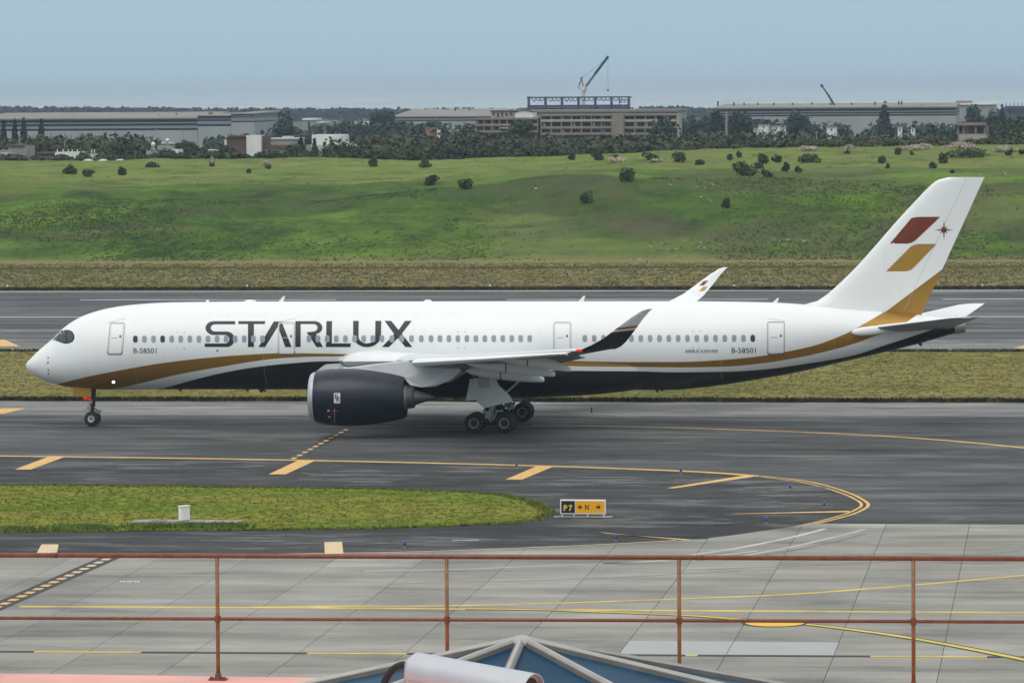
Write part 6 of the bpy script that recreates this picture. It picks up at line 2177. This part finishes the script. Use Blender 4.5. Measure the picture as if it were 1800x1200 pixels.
# steel frame under construction
fr = bthing("steel_frame", "dark purple-blue steel portal frame on the skyline above the ruin", 1017, 1330, "building frame")
cols_px = [927, 956.5, 985.5, 1014.5, 1044, 1072.5, 1088, 1103]
for dyy in (0.0, 9.0):
    for x in cols_px:
        if dyy and x == 1088:
            continue
        block(fr, "column", x, x + (4.2 if x != 1088 else 1.5), 172, "steel_navy", 1330, 0.9, None, dyy)
    block(fr, "top_beam", 926, 1108, 170, "steel_navy", 1330, 0.8, 172.4, dyy - 0.05)
    block(fr, "lower_beam", 927.5, 1106.5, 184.5, "steel_navy", 1330, 0.7, 189, dyy + 0.1)
for x in cols_px:
    block(fr, "cross_beam", x + 0.4, x + 3.4, 170.2, "steel_navy", 1330, 8.0, 172, 0.9)
block(fr, "side_beam", 1089.5, 1103, 175.5, "steel_navy", 1330, 0.5, 176.8, 0.2); block(fr, "side_beam", 1089.5, 1103, 179.5, "steel_navy", 1330, 0.5, 180.6, 0.2)
for k in range(6):                                   # sagging nets along the top
    xa = 932 + k * 28.8
    for j in range(3):
        P_ = [at(xa + 2 + j * 7 + 9 * u, 172.3 + (random.uniform(3, 7)) * sin(pi * u) + u * 1.2, 1330.5) for u in np.linspace(0, 1, 8)]
        mb = MB()
        for a, b_ in zip(P_[:-1], P_[1:]):
            mb.tube((a[0] - fr.location.x, 0.5, a[1] - fr.location.z), (b_[0] - fr.location.x, 0.5, b_[1] - fr.location.z), 0.11, 0.11, 5)
        mb.build("safety_net", "netting", fr)
block(fr, "roof_deck", 928, 1107, 189.5, "shed_roof", 1330, 12, 192.5, 0.8)

# cranes
def seg(mb, o, a, b_, Y, r0, r1=None, n=8, dy=0.0):
    p, q = at(*a, Y), at(*b_, Y)
    mb.tube((p[0] - o.location.x, dy, p[1] - o.location.z), (q[0] - o.location.x, dy, q[1] - o.location.z), r0, r1, n)
CY = 1345
cr = bthing("tower_crane", "tall luffing crane with raised dark jib above the steel frame", 1025, CY, "crane")
mb = MB(); seg(mb, cr, (1025.5, 250), (1025.5, 158), CY, 0.75, 0.5, 10); mb.build("mast", "crane_pale", cr)
mb = MB(); seg(mb, cr, (1025, 160), (1029, 152), CY, 0.8, 0.5); seg(mb, cr, (1027, 159), (1016, 152.5), CY, 0.45, 0.3); seg(mb, cr, (1021, 152), (1031, 158), CY, 0.3); mb.build("machinery_deck", "crane_pale", cr)
mb = MB()
for off in (-1.1, 1.1):
    seg(mb, cr, (1028 + off, 155 + off * 0.6), (1067.5 + off * 0.5, 101 + off * 0.3), CY, 0.16, 0.12, 6)
for k in range(16):
    u, v = k / 16, (k + 1) / 16
    s = 1 if k % 2 else -1
    seg(mb, cr, (1028 + 39.5 * u + 1.1 * s, 155 - 54 * u + 0.6 * s), (1028 + 39.5 * v - 1.1 * s, 155 - 54 * v - 0.6 * s), CY, 0.12, 0.12, 5)
seg(mb, cr, (1046, 130), (1067.8, 101), CY, 0.42, 0.36, 8); seg(mb, cr, (1066.5, 102.5), (1069, 99.5), CY, 0.55, 0.4, 8)
mb.build("jib", "crane_dark", cr)
mb = MB(); seg(mb, cr, (1026, 154), (1022, 138), CY, 0.14); seg(mb, cr, (1018, 152), (1022, 138), CY, 0.12); seg(mb, cr, (1021, 139), (1023, 136.5), CY, 0.4, 0.25); mb.build("back_mast", "crane_dark", cr)
mb = MB(); seg(mb, cr, (1022, 137), (1041, 124), CY, 0.05, 0.05, 5); seg(mb, cr, (1041, 124), (1067.5, 101), CY, 0.04, 0.04, 5); seg(mb, cr, (1022, 137), (1016.5, 152), CY, 0.05, 0.05, 5); seg(mb, cr, (1068.5, 101), (1068.7, 158), CY, 0.035, 0.035, 5); mb.build("cables", "crane_dark", cr)
mb = MB(); seg(mb, cr, (1068.7, 157.5), (1068.7, 161), CY, 0.3, 0.2, 8); mb.build("hook_block", "crane_dark", cr)
cr2 = bthing("mobile_crane", "dark telescopic crane boom leaning left over the right shed", 1467, 1530, "crane")
mb = MB(); seg(mb, cr2, (1489, 225), (1456, 167), 1530, 0.45, 0.36, 8); mb.build("lower_boom", "crane_dark", cr2)
mb = MB(); seg(mb, cr2, (1456.5, 168), (1444, 150), 1530, 0.30, 0.26, 8); mb.build("upper_boom", "crane_dark", cr2)
mb = MB(); seg(mb, cr2, (1446, 152), (1442.5, 149), 1530, 0.55, 0.35, 8); mb.build("boom_head", "crane_dark", cr2)
q = at(1489, 225, 1530)
MB().box((q[0] - cr2.location.x, 0, 0.9), (7, 2.6, 1.8)).box((q[0] - cr2.location.x, 0, (q[1] + 2.1) / 2), (2.2, 2.2, max(0.5, q[1] + 0.1))).build("carrier", "crane_pale", cr2)
# right-hand houses
o = bthing("tan_house", "tan flat-roofed house with dark porch on the right", 1705, 930, "house")
block(o, "wall", 1683, 1737, 222, "brick_pink", 930, 7, None, 0.6); block(o, "roof_slab", 1680, 1733, 217, "ruin", 930, 8, 220.5, -0.8); block(o, "parapet", 1682, 1731, 215.6, "brick_pink", 930, 0.3, 217.2, -0.5)
block(o, "porch_opening", 1703, 1713, 223, "opening", 930, 0.1, 234, 0.52); block(o, "window", 1686, 1691, 224, "opening", 930, 0.1, 233, 0.52); block(o, "window", 1718, 1729, 223, "opening", 930, 0.1, 234, 0.52)
for x in (1683, 1692.5, 1714, 1730):
    block(o, "pillar", x, x + 2.2, 220.6, "ruin", 930, 0.5, None, -0.4)
block(o, "lower_wall", 1686, 1734, 236, "ruin_light", 930, 0.4, None, -0.7)
for lab, parts_, Y in (("low white house with stepped roof right of the dark pole", [(1333, 1351, 220), (1351.5, 1356, 224), (1357, 1372, 222), (1325, 1333, 226), (1372.5, 1380, 225)], 1000), ("small white hut behind trees below the right crane boom", [(1453, 1470, 224)], 1050), ("tiny white hut left of the ragged tall tree group's right side", [(1578, 1585, 224)], 1060), ("tiny white hut under the right end of the right shed", [(1601, 1608, 226)], 1060), ("small pale hut in the scrub left of the brick tower", [(720, 730, 238)], 1050)):
    o = bthing("white_house", lab, parts_[0][0] + 5, Y, "house")
    for j, (x0, x1, yt) in enumerate(parts_):
        block(o, "wall", x0, x1, yt, "plaster_white", Y, 4, None, 0.3 * j)
        block(o, "roof", x0 - 0.4, x1 + 0.4, yt - 0.9, "plaster_grey", Y, 4.4, yt - 0.02, 0.3 * j - 0.2)
        block(o, "window", (x0 + x1) / 2 - 1, (x0 + x1) / 2 + 1, yt + 2, "opening", Y, 0.1, yt + 6, 0.3 * j - 0.06)
for lab, px, yt, yb, Y, r_ in (("thick tan chimney-like pole left of the right shed", 1277, 196, 246, 1000, 0.28), ("slim pale lamp pole before the wood below the right shed", 1435.5, 231, 262, 900, 0.09), ("slim pole in the scrub right of the ragged tall tree", 1597, 226, 256, 940, 0.08), ("tall dark pole behind the low white wall building on the left", 113, 231, 262, 900, 0.13),
                              ("thin pole beside the grey hut on the left", 34.5, 244, 262, 880, 0.06), ("thin pole in front of the left shed's right half", 275, 226, 246, 1000, 0.07), ("thin dark pole over the left shed wall", 322, 228, 248, 1000, 0.1)):
    o = bthing("utility_pole", lab, px, Y, "pole", "poles beyond the embankment")
    x, z = at(px, yt, Y)
    MB().tube((0, 0, 0), (0, 0, z - o.location.z), r_, r_ * 0.8, 8).build("shaft", "pole_grey", o)
    MB().box((0, 0, z - o.location.z - 0.25), (0.9, 0.08, 0.08)).build("crossarm", "pole_grey", o)
# pale field hides on the skyline at left
for lab, px in (("left of the three pale low humps on the bank skyline", 155), ("middle of the three pale low humps on the bank skyline", 181), ("right of the three pale low humps on the bank skyline", 211)):
    Y = 812
    x, z = at(px, 279, Y)
    o = thing("covered_mound", lab, "mound", (x, Y, float(terr(x, Y)) - 0.1), "pale low humps on the bank")
    zt = at(px, 279.5, Y)[1] - o.location.z
    MB().revolve([(0, 1.0), (zt * 0.6, 0.9), (zt * 0.9, 0.5), (max(zt, 0.5), 0.0)], (0, 0, 0), 'z', 16).build("cover", "plaster_cream", o, True)

# ------------------------------------------------------------------ haze: one closed box of even thin air
hz = MB().box((-2000, 16900, 24.5), (30000, 34800, 53)).build("haze", "white_line")
tag(hz, "thin sea haze filling the air", "haze", kind="stuff")
m = bpy.data.materials.new("haze_mat")
m.use_nodes = True
t = m.node_tree
t.nodes.remove(t.nodes["Principled BSDF"])
pv = t.nodes.new("ShaderNodeVolumePrincipled")
pv.inputs["Color"].default_value = (0.72, 0.86, 1.0, 1)
pv.inputs["Density"].default_value = 0.000085
pv.inputs["Anisotropy"].default_value = 0.0
t.links.new(pv.outputs[0], t.nodes["Material Output"].inputs["Volume"])
hz.data.materials[0] = m
